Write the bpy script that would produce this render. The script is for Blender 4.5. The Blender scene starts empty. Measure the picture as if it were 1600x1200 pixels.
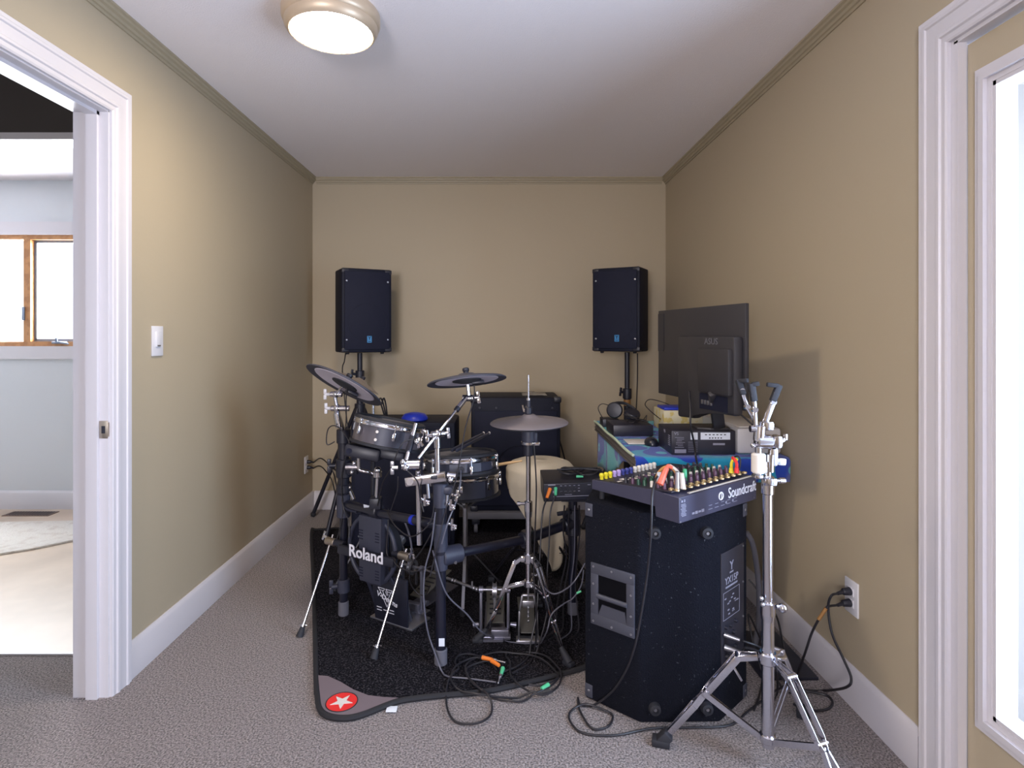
import bpy, bmesh, math, random
from math import pi, sin, cos, radians, sqrt
from mathutils import Vector, Matrix
random.seed(7)
C = bpy.context.scene.collection
S = bpy.context.scene
V = Vector

# ------------------------------------------------------------------ camera
FPX, PX, PY, EYE = 900.0, 781.0, 525.0, 1.275
cam_d = bpy.data.cameras.new('camera')
cam_d.sensor_fit = 'HORIZONTAL'; cam_d.sensor_width = 36.0
cam_d.lens = FPX/1600*36.0
cam_d.shift_x = (800-PX)/1600; cam_d.shift_y = (PY-600)/1600
cam_d.clip_start = 0.02
cam = bpy.data.objects.new('camera', cam_d); C.objects.link(cam)
cam.location = (0, 0, EYE); cam.rotation_euler = (pi/2, 0, 0)
S.camera = cam
# ------------------------------------------------------------------ world, light, exposure
w = bpy.data.worlds.new('daylight'); S.world = w; w.use_nodes = True
bg = w.node_tree.nodes['Background']
bg.inputs[0].default_value = (0.86, 0.92, 1.0, 1); bg.inputs[1].default_value = 1.0
S.view_settings.view_transform = 'Standard'; S.view_settings.look = 'None'
S.view_settings.exposure = 0.0; S.view_settings.gamma = 1.0
S.view_settings.use_curve_mapping = False

def area(name, loc, rot, sx, sy, power, col):
    l = bpy.data.lights.new(name, 'AREA'); l.shape = 'RECTANGLE'; l.size = sx; l.size_y = sy
    l.energy = power; l.color = col
    o = bpy.data.objects.new(name, l); C.objects.link(o); o.location = loc; o.rotation_euler = rot
    return o
# daylight coming in through the rear window, the glazed door and the far window
area('daylight_rear_window', (-0.85, -2.0, 1.45), (radians(90), 0, radians(-10)), 0.8, 0.9, 116, (0.95, 0.92, 1.0))
area('daylight_glazed_door', (1.62, 1.02, 1.15), (0, radians(90), 0), 1.7, 0.75, 92, (0.58, 0.74, 1.0))
area('daylight_far_window', (-3.6, 4.42, 1.6), (radians(-90), 0, 0), 1.3, 0.8, 230, (0.90, 0.95, 1.0))
area('hall_fill_light', (-2.6, 0.2, 1.6), (radians(90), 0, 0), 1.2, 1.4, 2, (0.92, 0.93, 1.0))  # added fill light inside the unseen hall, with no window behind it

# ------------------------------------------------------------------ helpers
def W(px, py, Y): return V(((px-PX)*Y/FPX, Y, EYE-(py-PY)*Y/FPX))
def F(px, py, h=0.0):
    Y = FPX*(EYE-h)/(py-PY); return V(((px-PX)*Y/FPX, Y, h))
def WX(px, py, X):
    Y = FPX*X/(px-PX); return V((X, Y, EYE-(py-PY)*Y/FPX))
def frame(o, x, z):
    z = V(z).normalized(); x = V(x); x = (x - z*x.dot(z)).normalized(); y = z.cross(x)
    m = Matrix.Identity(4)
    for i, a in enumerate((x, y, z)):
        for j in range(3): m[j][i] = a[j]
    m.translation = V(o); return m
def axis_frame(o, z):
    z = V(z).normalized(); x = V((1, 0, 0)) if abs(z.x) < .8 else V((0, 1, 0))
    return frame(o, x, z)
def spline(pts, n=6, closed=False):
    pts = [V(p) for p in pts]
    if len(pts) < 3: return pts
    out = []; N = len(pts); rng = N if closed else N-1
    for i in range(rng):
        g = lambda k: pts[k % N] if closed else pts[max(0, min(N-1, k))]
        p0, p1, p2, p3 = g(i-1), g(i), g(i+1), g(i+2)
        for k in range(n):
            t = k/n
            out.append(.5*((2*p1)+(-p0+p2)*t+(2*p0-5*p1+4*p2-p3)*t*t+(-p0+3*p1-3*p2+p3)*t**3))
    if not closed: out.append(pts[-1])
    return out

class B:
    def __init__(s): s.bm = bmesh.new()
    def _x(s, vs, m):
        for v in vs: v.co = m @ v.co
    def box(s, c, size, m=None, bev=0.0, seg=2):
        r = bmesh.ops.create_cube(s.bm, size=1.0); vs = r['verts']
        for v in vs: v.co = V((v.co.x*size[0]+c[0], v.co.y*size[1]+c[1], v.co.z*size[2]+c[2]))
        if bev > 0:
            es = list({e for v in vs for e in v.link_edges})
            r = bmesh.ops.bevel(s.bm, geom=es, offset=bev, segments=seg, profile=.5, affect='EDGES')
            vs = list({v for f in r['faces'] for v in f.verts} | {v for v in vs if v.is_valid})
        if m is not None: s._x(vs, m)
        return s
    def bar(s, p0, p1, w, t, side=(0, 0, 1), bev=0.0):
        p0, p1 = V(p0), V(p1); L = (p1-p0).length
        m = frame((p0+p1)/2, side, p1-p0)
        return s.box((0, 0, 0), (w, t, L), m, bev)
    def lathe(s, prof, m, seg=32, a0=0, a1=2*pi, caps=True, sx=1.0, sy=1.0):
        full = abs(a1-a0-2*pi) < 1e-6; n = seg if full else seg+1
        rings = []
        for r, z in prof:
            if r < 1e-7: rings.append([s.bm.verts.new(m @ V((0, 0, z)))])
            else: rings.append([s.bm.verts.new(m @ V((r*sx*cos(a0+(a1-a0)*k/seg), r*sy*sin(a0+(a1-a0)*k/seg), z))) for k in range(n)])
        for a, b in zip(rings, rings[1:]):
            if len(a) == 1 and len(b) == 1: continue
            for k in range(seg):
                k2 = (k+1) % n
                if len(a) == 1: f = [a[0], b[k], b[k2]]
                elif len(b) == 1: f = [a[k], b[0], a[k2]]
                else: f = [a[k], b[k], b[k2], a[k2]]
                try: s.bm.faces.new(f)
                except ValueError: pass
        if caps and full:
            for r in (rings[0], rings[-1]):
                if len(r) > 2:
                    try: s.bm.faces.new(r)
                    except ValueError: pass
        return s
    def cyl(s, p0, p1, r0, r1=None, seg=16, bev=0.0):
        p0, p1 = V(p0), V(p1); r1 = r0 if r1 is None else r1; L = (p1-p0).length
        m = axis_frame(p0, p1-p0)
        if bev > 0: prof = [(0, 0), (r0-bev, 0), (r0, bev), (r1, L-bev), (r1-bev, L), (0, L)]
        else: prof = [(0, 0), (r0, 0), (r1, L), (0, L)]
        return s.lathe(prof, m, seg)
    def ball(s, c, r, seg=16, sc=(1, 1, 1), m=None):
        q = bmesh.ops.create_uvsphere(s.bm, u_segments=seg, v_segments=max(6, seg//2), radius=r)
        for v in q['verts']:
            co = V((v.co.x*sc[0], v.co.y*sc[1], v.co.z*sc[2]))
            v.co = (m @ (V(c)+co)) if m is not None else V(c)+co
        return s
    def torus(s, m, R, r, seg=48, rs=8, sx=1.0, sy=1.0):
        vs = [[s.bm.verts.new(m @ V(((R+r*cos(b))*cos(a)*sx, (R+r*cos(b))*sin(a)*sy, r*sin(b))))
               for b in [2*pi*j/rs for j in range(rs)]] for a in [2*pi*i/seg for i in range(seg)]]
        for i in range(seg):
            for j in range(rs):
                s.bm.faces.new([vs[i][j], vs[(i+1) % seg][j], vs[(i+1) % seg][(j+1) % rs], vs[i][(j+1) % rs]])
        return s
    def tube(s, pts, r, n=6, rs=7, smooth=True, closed=False):
        P = spline(pts, n, closed) if smooth else [V(p) for p in pts]
        P = [p for i, p in enumerate(P) if i == 0 or (p-P[i-1]).length > 1e-5]
        N = len(P); rings = []; up = None
        for i, p in enumerate(P):
            a = P[(i-1) % N] if closed or i > 0 else P[i]; b = P[(i+1) % N] if closed or i < N-1 else P[i]
            t = (b-a).normalized()
            if up is None: up = V((0, 0, 1)) if abs(t.z) < .9 else V((1, 0, 0))
            x = (up-t*up.dot(t))
            x = x.normalized() if x.length > 1e-4 else t.orthogonal().normalized()
            y = t.cross(x); up = x
            rings.append([s.bm.verts.new(p+x*r*cos(2*pi*k/rs)+y*r*sin(2*pi*k/rs)) for k in range(rs)])
        for i in range(N if closed else N-1):
            a, b = rings[i], rings[(i+1) % N]
            for k in range(rs): s.bm.faces.new([a[k], a[(k+1) % rs], b[(k+1) % rs], b[k]])
        if not closed:
            s.bm.faces.new(rings[0]); s.bm.faces.new(rings[-1])
        return s
    def prism(s, poly, h, m=None, z0=0.0, bev=0.0):
        m = m or Matrix.Identity(4)
        a = [s.bm.verts.new(V((p[0], p[1], z0))) for p in poly]; b = [s.bm.verts.new(V((p[0], p[1], z0+h))) for p in poly]
        n = len(poly); fs = [s.bm.faces.new(a[::-1]), s.bm.faces.new(b)]
        for k in range(n): fs.append(s.bm.faces.new([a[k], a[(k+1) % n], b[(k+1) % n], b[k]]))
        vs = a+b
        if bev > 0:
            es = list({e for f in fs for e in f.edges})
            r = bmesh.ops.bevel(s.bm, geom=es, offset=bev, segments=2, profile=.5, affect='EDGES')
            vs = list({v for f in r['faces'] for v in f.verts} | {v for v in vs if v.is_valid})
        s._x(vs, m); return s
    def text(s, body, size, m, ext=0.0006, sx=1.0, bold=0.0):
        c = bpy.data.curves.new('t', 'FONT'); c.body = body; c.size = size; c.extrude = ext; c.offset = bold
        c.align_x = 'CENTER'; c.align_y = 'CENTER'; c.resolution_u = 3
        o = bpy.data.objects.new('t', c); C.objects.link(o)
        me = bpy.data.meshes.new_from_object(o)
        me.transform(m @ Matrix.Diagonal((sx, 1, 1, 1))); s.bm.from_mesh(me)
        bpy.data.objects.remove(o); bpy.data.curves.remove(c); bpy.data.meshes.remove(me)
        return s
    def build(s, name, mat, parent=None, sharp=38, label=None, keep=False):
        bmesh.ops.recalc_face_normals(s.bm, faces=s.bm.faces) if not keep else None
        me = bpy.data.meshes.new(name); s.bm.to_mesh(me); s.bm.free()
        if parent is None:
            xs = [v.co for v in me.vertices]
            lo = [min(v[i] for v in xs) for i in range(3)]; hi = [max(v[i] for v in xs) for i in range(3)]
            off = V(((lo[0]+hi[0])/2, (lo[1]+hi[1])/2, lo[2]))
        else:
            off = V((0, 0, 0)); q = parent
            while q: off += q.location; q = q.parent
        me.transform(Matrix.Translation(-off))
        for p in me.polygons: p.use_smooth = True
        me.set_sharp_from_angle(angle=radians(sharp))
        me.materials.append(mat)
        o = bpy.data.objects.new(name, me); C.objects.link(o)
        if parent is None: o.location = off
        else: o.parent = parent
        if label: o['label'] = label
        return o
def thing(name, loc, label, cat, group=None):
    o = bpy.data.objects.new(name, None); o.empty_display_size = .05; C.objects.link(o); o.location = loc
    o['label'] = label; o['category'] = cat
    if group: o['group'] = group
    return o
def tag(o, label, cat, group=None):
    o['label'] = label; o['category'] = cat
    if group: o['group'] = group
    return o
def struct(name, b, mat, parent=None, sharp=38):
    o = b.build(name, mat, parent, sharp)
    if parent is None: o['kind'] = 'structure'
    return o

# ------------------------------------------------------------------ materials
def mat(name, col, rough=.5, metal=0.0, spec=.5, bump=None, mottle=None, coat=0.0, emit=None, trans=0.0, alpha=None, sheen=0.0):
    m = bpy.data.materials.new(name); m.use_nodes = True; nt = m.node_tree; p = nt.nodes['Principled BSDF']
    p.inputs['Base Color'].default_value = (*col, 1); p.inputs['Roughness'].default_value = rough
    p.inputs['Metallic'].default_value = metal; p.inputs['Specular IOR Level'].default_value = spec
    p.inputs['Coat Weight'].default_value = coat; p.inputs['Transmission Weight'].default_value = trans
    p.inputs['Sheen Weight'].default_value = sheen
    if alpha is not None: p.inputs['Alpha'].default_value = alpha
    tc = nt.nodes.new('ShaderNodeTexCoord')
    if emit: p.inputs['Emission Color'].default_value = (*emit[0], 1); p.inputs['Emission Strength'].default_value = emit[1]
    if mottle:   # (scale, colour2, low, high)
        n = nt.nodes.new('ShaderNodeTexNoise'); n.inputs['Scale'].default_value = mottle[0]; n.inputs['Detail'].default_value = 3
        r = nt.nodes.new('ShaderNodeMapRange'); r.inputs[1].default_value = mottle[2]; r.inputs[2].default_value = mottle[3]
        x = nt.nodes.new('ShaderNodeMix'); x.data_type = 'RGBA'
        x.inputs[6].default_value = (*col, 1); x.inputs[7].default_value = (*mottle[1], 1)
        nt.links.new(tc.outputs['Object'], n.inputs['Vector']); nt.links.new(n.outputs[0], r.inputs[0])
        nt.links.new(r.outputs[0], x.inputs[0]); nt.links.new(x.outputs[2], p.inputs['Base Color'])
    if bump:     # (scale, strength, distance)
        n = nt.nodes.new('ShaderNodeTexNoise'); n.inputs['Scale'].default_value = bump[0]; n.inputs['Detail'].default_value = 4
        bnode = nt.nodes.new('ShaderNodeBump'); bnode.inputs['Strength'].default_value = bump[1]; bnode.inputs['Distance'].default_value = bump[2]
        nt.links.new(tc.outputs['Object'], n.inputs['Vector']); nt.links.new(n.outputs[0], bnode.inputs['Height'])
        nt.links.new(bnode.outputs[0], p.inputs['Normal'])
    return m
M = {}
M['wall'] = mat('tan_paint', (.445, .374, .264), .55, spec=.4, bump=(140, .12, .002))
M['crown'] = mat('tan_trim_paint', (.38, .325, .225), .45, spec=.4)
M['ceil'] = mat('ceiling_paint', (.90, .86, .88), .85, spec=.2, bump=(160, .5, .004))
M['white'] = mat('white_trim_paint', (.62, .595, .625), .35)
M['bathwall'] = mat('pale_grey_paint', (.60, .62, .65), .6)
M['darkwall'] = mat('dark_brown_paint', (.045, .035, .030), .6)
M['carpet'] = mat('brown_carpet', (.072, .057, .054), .95, spec=.1, mottle=(170, (.43, .365, .355), .36, .66), bump=(170, 1.0, .012), sheen=.3)
M['tile'] = mat('beige_tile', (.62, .50, .39), .4, mottle=(3, (.50, .40, .31), .4, .7))
M['bathmat'] = mat('cream_bathmat', (.72, .68, .62), .9, bump=(90, .8, .01), mottle=(18, (.62, .56, .50), .5, .7))
M['wood'] = mat('orange_wood', (.50, .24, .09), .4, mottle=(20, (.38, .17, .06), .45, .6))
M['vent'] = mat('brown_metal', (.17, .11, .08), .4, metal=.4)
M['frost'] = mat('window_glass', (.92, .94, .97), .3, alpha=.22)
M['glass'] = mat('clear_glass', (1, 1, 1), .0, alpha=.06, spec=.5)
M['chrome'] = mat('chrome', (.66, .66, .72), .14, metal=1.0)
M['steel'] = mat('satin_steel', (.42, .42, .46), .32, metal=.9)
M['nickel'] = mat('bronze_nickel', (.42, .36, .30), .35, metal=.9)
M['black'] = mat('black_plastic', (.014, .015, .026), .42, bump=(300, .1, .001))
M['rack'] = mat('black_rack_tube', (.010, .011, .022), .3, coat=.15)
M['joint'] = mat('dark_grey_moulding', (.034, .037, .060), .45)
M['rubber'] = mat('rubber', (.016, .017, .024), .7)
M['footgrey'] = mat('grey_rubber', (.11, .11, .135), .7)
M['grille'] = mat('speaker_grille', (.008, .010, .028), .6, spec=.3, bump=(700, .8, .002))
M['cab'] = mat('speaker_cabinet', (.005, .007, .020), .6, spec=.3, bump=(200, .5, .003))
M['fuzz'] = mat('cabinet_carpet', (.006, .007, .013), .9, spec=.15, mottle=(110, (.09, .10, .12), .68, .78), bump=(220, 1.0, .005))
M['shade'] = mat('recess_shade', (.003, .003, .005), .8, spec=.1)
M['dimprint'] = mat('dim_print', (.13, .13, .15), .5)
M['panel'] = mat('handle_panel', (.055, .058, .080), .5)
M['drumshell'] = mat('drum_shell', (.030, .031, .045), .22, coat=.5)
M['shellgrey'] = mat('drum_shell_grey', (.085, .075, .090), .3, coat=.4)
M['padrubber'] = mat('cymbal_rubber', (.040, .042, .062), .6)
M['padunder'] = mat('cymbal_underside', (.52, .48, .56), .5)
M['hihat'] = mat('hihat_rubber', (.16, .14, .15), .5)
M['brown'] = mat('brown_cymbal', (.17, .14, .12), .45)
M['head'] = mat('mesh_head', (.10, .10, .12), .8)
M['mat'] = mat('black_rug', (.006, .006, .009), .95, spec=.1, mottle=(150, (.085, .078, .092), .48, .76), bump=(150, 1.0, .012))
M['binding'] = mat('rug_binding', (.013, .013, .017), .8)
M['patch'] = mat('grey_vinyl', (.17, .135, .155), .6)
M['red'] = mat('red_print', (.75, .03, .03), .5)
M['pale'] = mat('pale_print', (.70, .66, .62), .5)
M['print'] = mat('white_print', (.75, .75, .82), .5)
M['greyprint'] = mat('grey_print', (.25, .25, .32), .5)
M['sticker'] = mat('white_sticker', (.72, .76, .84), .5)
M['logoblue'] = mat('blue_logo', (.03, .22, .50), .4)
M['blue'] = mat('blue_plastic', (.01, .03, .45), .35)
M['cable'] = mat('cable', (.016, .015, .020), .45)
M['gcable'] = mat('grey_cable', (.10, .10, .13), .4)
M['orange'] = mat('orange_plug', (.85, .22, .03), .4)
M['coral'] = mat('coral_plug', (.85, .16, .10), .4)
M['tan'] = mat('tan_plug', (.75, .38, .12), .4)
M['green'] = mat('green_plug', (.10, .55, .28), .4)
M['yellow'] = mat('yellow_knob', (.80, .68, .03), .4)
M['lilac'] = mat('lilac_knob', (.48, .36, .72), .4)
M['navy'] = mat('navy_knob', (.05, .06, .25), .4)
M['ivory'] = mat('ivory_plastic', (.72, .67, .60), .45)
M['plum'] = mat('plum_knob', (.10, .045, .09), .4)
M['dgreen'] = mat('dark_green_knob', (.02, .08, .05), .4)
M['gold'] = mat('socket_gold', (.75, .58, .32), .3, metal=.8)
M['mixer'] = mat('mixer_metal', (.045, .045, .080), .42)
M['mixtop'] = mat('mixer_face', (.020, .019, .030), .5)
M['monitor'] = mat('monitor_plastic', (.032, .030, .035), .5, bump=(400, .2, .001))
M['screen'] = mat('screen', (.01, .01, .012), .15)
M['boxblack'] = mat('black_carton', (.020, .019, .032), .4)
M['cream'] = mat('cream_card', (.66, .60, .42), .7, mottle=(22, (.60, .47, .16), .52, .58))
M['whitebox'] = mat('white_plastic_box', (.62, .60, .60), .5)
M['grey'] = mat('grey_metal', (.22, .20, .20), .4, metal=.5)
M['pedal'] = mat('pedal_metal', (.24, .24, .30), .35, metal=.7)
M['pedalboard'] = mat('pedal_board', (.15, .145, .13), .5, metal=.4)
M['stick'] = mat('drumstick_wood', (.62, .40, .20), .4)
M['outlet'] = mat('outlet_plastic', (.70, .69, .72), .35)
M['lampmetal'] = mat('lamp_metal', (.58, .46, .33), .42, metal=.35)
M['lens'] = mat('lamp_lens', (.9, .88, .85), .5, emit=((1.0, .84, .64), 86.0))
M['plasticbag'] = mat('clear_plastic', (.75, .72, .68), .25, trans=.6, alpha=.5, bump=(40, 1, .01))
M['tape'] = mat('brown_tape', (.32, .16, .05), .5)
M['siding'] = mat('white_siding', (.80, .82, .86), .5)
M['deck'] = mat('pale_deck', (.62, .64, .70), .6)
M['bluegrey'] = mat('bluegrey_paint', (.16, .21, .30), .5)

# waffle throne cover
def waffle():
    m = mat('waffle_fabric', (.78, .68, .52), .9, spec=.2, sheen=.2); nt = m.node_tree; p = nt.nodes['Principled BSDF']
    tc = nt.nodes.new('ShaderNodeTexCoord'); mp = nt.nodes.new('ShaderNodeMapping'); mp.inputs['Scale'].default_value = (1, 1, 1)
    nt.links.new(tc.outputs['UV'], mp.inputs[0])
    hs = []
    for d in ('X', 'Y'):
        wv = nt.nodes.new('ShaderNodeTexWave'); wv.wave_type = 'BANDS'; wv.bands_direction = d; wv.inputs['Scale'].default_value = 22
        nt.links.new(mp.outputs[0], wv.inputs[0]); hs.append(wv)
    mx = nt.nodes.new('ShaderNodeMath'); mx.operation = 'MULTIPLY'
    nt.links.new(hs[0].outputs[1], mx.inputs[0]); nt.links.new(hs[1].outputs[1], mx.inputs[1])
    bp = nt.nodes.new('ShaderNodeBump'); bp.inputs['Distance'].default_value = .004; bp.inputs['Strength'].default_value = .8
    nt.links.new(mx.outputs[0], bp.inputs['Height']); nt.links.new(bp.outputs[0], p.inputs['Normal'])
    return m
M['waffle'] = waffle()
# sea-print towel
def towelmat():
    m = mat('sea_print_towel', (.02, .08, .42), .9, spec=.15, sheen=.3, bump=(500, .5, .003)); nt = m.node_tree; p = nt.nodes['Principled BSDF']
    tc = [n for n in nt.nodes if n.type == 'TEX_COORD'][0]
    vo = nt.nodes.new('ShaderNodeTexVoronoi'); vo.inputs['Scale'].default_value = 7.5
    n2 = nt.nodes.new('ShaderNodeTexNoise'); n2.inputs['Scale'].default_value = 3.2; n2.inputs['Detail'].default_value = 1
    nt.links.new(tc.outputs['Object'], vo.inputs['Vector']); nt.links.new(tc.outputs['Object'], n2.inputs['Vector'])
    cr = nt.nodes.new('ShaderNodeValToRGB'); cr.color_ramp.interpolation = 'CONSTANT'
    e = cr.color_ramp.elements; e[0].position = 0; e[0].color = (.10, .52, .58, 1); e[1].position = .12; e[1].color = (.015, .07, .42, 1)
    a = e.new(.20); a.color = (.06, .40, .55, 1); a = e.new(.27); a.color = (.02, .06, .40, 1); a = e.new(.62); a.color = (.02, .30, .50, 1)
    nt.links.new(vo.outputs['Distance'], cr.inputs[0])
    c2 = nt.nodes.new('ShaderNodeValToRGB'); c2.color_ramp.interpolation = 'CONSTANT'
    e = c2.color_ramp.elements; e[0].color = (0, 0, 0, 1); e[1].position = .55; e[1].color = (1, 1, 1, 1)
    nt.links.new(n2.outputs[0], c2.inputs[0])
    mx = nt.nodes.new('ShaderNodeMix'); mx.data_type = 'RGBA'; mx.inputs[7].default_value = (.05, .42, .48, 1)
    nt.links.new(c2.outputs[0], mx.inputs[0]); nt.links.new(cr.outputs[0], mx.inputs[6]); nt.links.new(mx.outputs[2], p.inputs['Base Color'])
    return m
M['towel'] = towelmat()
M['towelhem'] = mat('towel_hem', (.55, .66, .50), .9)
M['tealcard'] = mat('teal_fabric', (.05, .42, .45), .9)

# ------------------------------------------------------------------ room shell
LX, RX, BY, CZ = -1.38, 1.222, 4.245, 2.44
REAR = -1.9
def wallbox(name, x0, x1, y0, y1, z0, z1, m, parent=None):
    return struct(name, B().box(((x0+x1)/2, (y0+y1)/2, (z0+z1)/2), (x1-x0, y1-y0, z1-z0)), M[m], parent)
struct('floor', B().prism(
    [(-3.9, REAR), (1.40, REAR), (1.40, BY+.1), (-1.50, BY+.1), (-1.50, 2.30), (-3.9, 2.30)], .1, z0=-.1), M['carpet'])
struct('floor_tiles', B().box((-3.1, 3.3, -.05), (3.2, 2.0, .104)), M['tile'])
struct('trim_1', B().box((-2.7, 2.305, .003), (2.4, .014, .008)), M['white'])
struct('ceiling', B().box((-.079, (REAR+BY)/2, CZ+.05), (2.9, BY-REAR+.2, .1)), M['ceil'])
struct('ceiling_bathroom', B().box((-3.2, 3.3, 2.47), (3.4, 2.2, .1)), M['white'])
struct('ceiling_hall', B().box((-3.0, .3, 2.50), (3.0, 4.3, .1)), M['white'])
wallbox('wall_back', LX-.12, RX+.15, BY, BY+.12, 0, CZ, 'wall')
# left wall with the doorway
D0, D1, DH = 1.13, 2.03, 2.065
b = B()
b.box(((LX-.06), (D1+.012+BY)/2, CZ/2), (.12, BY-D1-.012, CZ)); b.box((LX-.06, (REAR+D0-.012)/2, CZ/2), (.12, D0-.012-REAR, CZ))
b.box((LX-.06, (D0+D1)/2, (DH+.012+CZ)/2), (.12, D1-D0+.024, CZ-DH-.012)); struct('wall_left', b, M['wall'])
# right wall with the glazed door
R0, R1, RH = .62, 1.565, 2.075
b = B()
b.box((RX+.075, (R1+BY)/2, CZ/2), (.15, BY-R1, CZ)); b.box((RX+.075, (REAR+R0)/2, CZ/2), (.15, R0-REAR, CZ))
b.box((RX+.075, (R0+R1)/2, (RH+CZ)/2), (.15, R1-R0, CZ-RH)); struct('wall_right', b, M['wall'])
b = B(); y = REAR-.06
b.box((-1.33, y, CZ/2), (.14, .12, CZ)); b.box((.43, y, CZ/2), (1.66, .12, CZ)); b.box((-.83, y, .45), (.86, .12, .90)); b.box((-.83, y, 2.22), (.86, .12, .44))
struct('wall_rear', b, M['wall'])
b = B()
for x in (-1.235, -.83, -.425): b.box((x, y, 1.45), (.05, .06, 1.1))
for z in (.925, 1.975): b.box((-.83, y, z), (.86, .06, .05))
struct('window_2', b, M['white'])
# mitred door casing: a moulded profile swept up one leg, across the head and down the other
def casing(b, yA, yB, zt, X, s, wd=.096):
    pr = [(0, 0), (0, .010), (.006, .013), (.018, .013), (.022, .018), (.030, .019), (.034, .015), (.066, .018), (.070, .022), (.078, .023), (.082, .019), (.092, .021), (.096, .016), (.096, 0)]
    k = wd/.096; rows = []
    for w_, t in pr:
        w_ *= k; rows.append([b.bm.verts.new((X+s*t, y, z)) for y, z in ((yA-w_, 0), (yA-w_, zt+w_), (yB+w_, zt+w_), (yB+w_, 0))])
    for p, q in zip(rows, rows[1:]+rows[:1]):
        for i in range(3): b.bm.faces.new([p[i], p[i+1], q[i+1], q[i]])
    b.bm.faces.new([r[0] for r in rows]); b.bm.faces.new([r[3] for r in rows])
b = B(); casing(b, D0-.005, D1+.005, DH+.005, LX, 1)
struct('trim_2', b, M['white'], sharp=25)
b = B()
b.box((LX-.062, D1+.006, DH/2), (.125, .012, DH)); b.box((LX-.062, D0-.006, DH/2), (.125, .012, DH)); b.box((LX-.062, (D0+D1)/2, DH+.006), (.125, D1-D0, .012))
b.box((LX-.052, D1-.006, DH/2), (.040, .012, DH)); b.box((LX-.052, (D0+D1)/2, DH-.006), (.040, D1-D0, .012))
jamb = struct('door_1', b, M['white'])
b = B(); b.box((LX-.016, D1-.001, .945), (.030, .002, .062), bev=.0008); b.box((LX-.001, D1+.004, .945), (.004, .010, .05))
st = b.build('strike_plate', M['nickel'], jamb)
B().box((LX-.016, D1-.0025, .945), (.012, .002, .026)).build('latch_hole', M['black'], st)
# hall wall above the bathroom opening, and the bathroom
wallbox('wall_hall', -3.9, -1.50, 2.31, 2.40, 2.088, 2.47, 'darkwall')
wallbox('trim_3', -3.9, -1.50, 2.30, 2.41, 2.06, 2.088, 'white')
wallbox('wall_bathroom_left', -4.75, -4.65, 2.3, 4.4, 0, 2.47, 'bathwall')
wallbox('wall_bathroom_right', -1.56, -1.50, 2.3, 4.36, 0, 2.47, 'bathwall')
wallbox('wall_hall_left', -3.95, -3.85, REAR, 2.3, 0, 2.47, 'bathwall')
WL, WR, WB, WT = -4.35, -2.95, 1.20, 2.02
b = B()
b.box(((-4.7+WL)/2, BY+.06, 1.22), (WL+4.7, .12, 2.44)); b.box(((WR-1.5)/2, BY+.06, 1.22), (-1.5-WR, .12, 2.44))
b.box(((WL+WR)/2, BY+.06, WB/2), (WR-WL, .12, WB)); b.box(((WL+WR)/2, BY+.06, (WT+2.44)/2), (WR-WL, .12, 2.44-WT))
struct('wall_bathroom_back', b, M['bathwall'])
b = B()
for z in (WB-.047, WT+.047): b.box(((WL+WR)/2, BY-.009, z), (WR-WL+.19, .018, .094))
for x in (WL-.047, WR+.047): b.box((x, BY-.009, (WB+WT)/2), (.094, .018, WT-WB))
struct('trim_4', b, M['white'])
b = B(); MX = -3.485
for z in (WB+.017, WT-.017): b.box(((WL+WR)/2, BY+.035, z), (WR-WL, .07, .034))
for x in (WL+.017, MX, WR-.017): b.box((x, BY+.035, (WB+WT)/2), (.05 if x == MX else .034, .07, WT-WB-.068))
wn = struct('window_1', b, M['wood'])
b = B()
for z in (WB+.044, WT-.044): b.box(((MX+WR)/2, BY+.05, z), (WR-MX-.06, .03, .02))
for x in (MX+.036, WR-.044): b.box((x, BY+.05, (WB+WT)/2), (.02, .03, WT-WB-.09))
sash = b.build('sash', M['bluegrey'], wn)
B().box(((WL+WR)/2, BY+.055, (WB+WT)/2), (WR-WL-.07, .004, WT-WB-.07)).build('pane', M['frost'], wn)
b = B(); b.box((-3.24, BY-.004, WB+.026), (.11, .02, .016), bev=.004); b.bar((-3.24, BY-.012, WB+.03), (-3.16, BY-.03, WB+.018), .012, .008); b.cyl((-3.265, BY-.004, WB+.03), (-3.265, BY-.004, WB+.06), .008)
b.build('crank_handle', M['bluegrey'], wn)
B().box((-3.505, BY-.006, 1.44), (.012, .02, .10), bev=.003).build('latch', M['bluegrey'], wn)
# outside ground beyond the glazed door
struct('ground', B().box((5.4, 4.0, -.2), (8.0, 16.0, .1)), M['deck'])
# baseboards and crown
def base(name, p0, p1, n):
    p0, p1, n = V(p0), V(p1), V(n); L = (p1-p0).length; x = (p1-p0).normalized()
    m = Matrix.Identity(4); up = V((0, 0, 1))
    for i, a in enumerate((n, up, x)):
        for j in range(3): m[j][i] = a[j]
    m.translation = p0
    return struct(name, B().prism([(0, 0), (.016, 0), (.016, .118), (.010, .128), (.004, .136), (0, .136)], L, m), M['white'])
base('baseboard_left', (LX, D1+.102, 0), (LX, BY, 0), (1, 0, 0))
base('baseboard_back', (LX+.016, BY, 0), (RX-.016, BY, 0), (0, -1, 0))
base('baseboard_right', (RX, 1.662, 0), (RX, BY, 0), (-1, 0, 0))
base('baseboard_bathroom', (-4.6, BY, 0), (-1.56, BY, 0), (0, -1, 0))
def crown(name, p0, p1, n):
    p0, p1, n = V(p0), V(p1), V(n); L = (p1-p0).length; x = (p1-p0).normalized(); m = Matrix.Identity(4); up = V((0, 0, -1))
    for i, a in enumerate((n, up, x)):
        for j in range(3): m[j][i] = a[j]
    m.translation = p0
    return struct(name, B().prism([(0, 0), (.036, 0), (.036, .008), (.028, .012), (.026, .020), (.017, .024), (.014, .034), (.007, .036), (.006, .046), (0, .046)], L, m), M['crown'])
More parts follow.
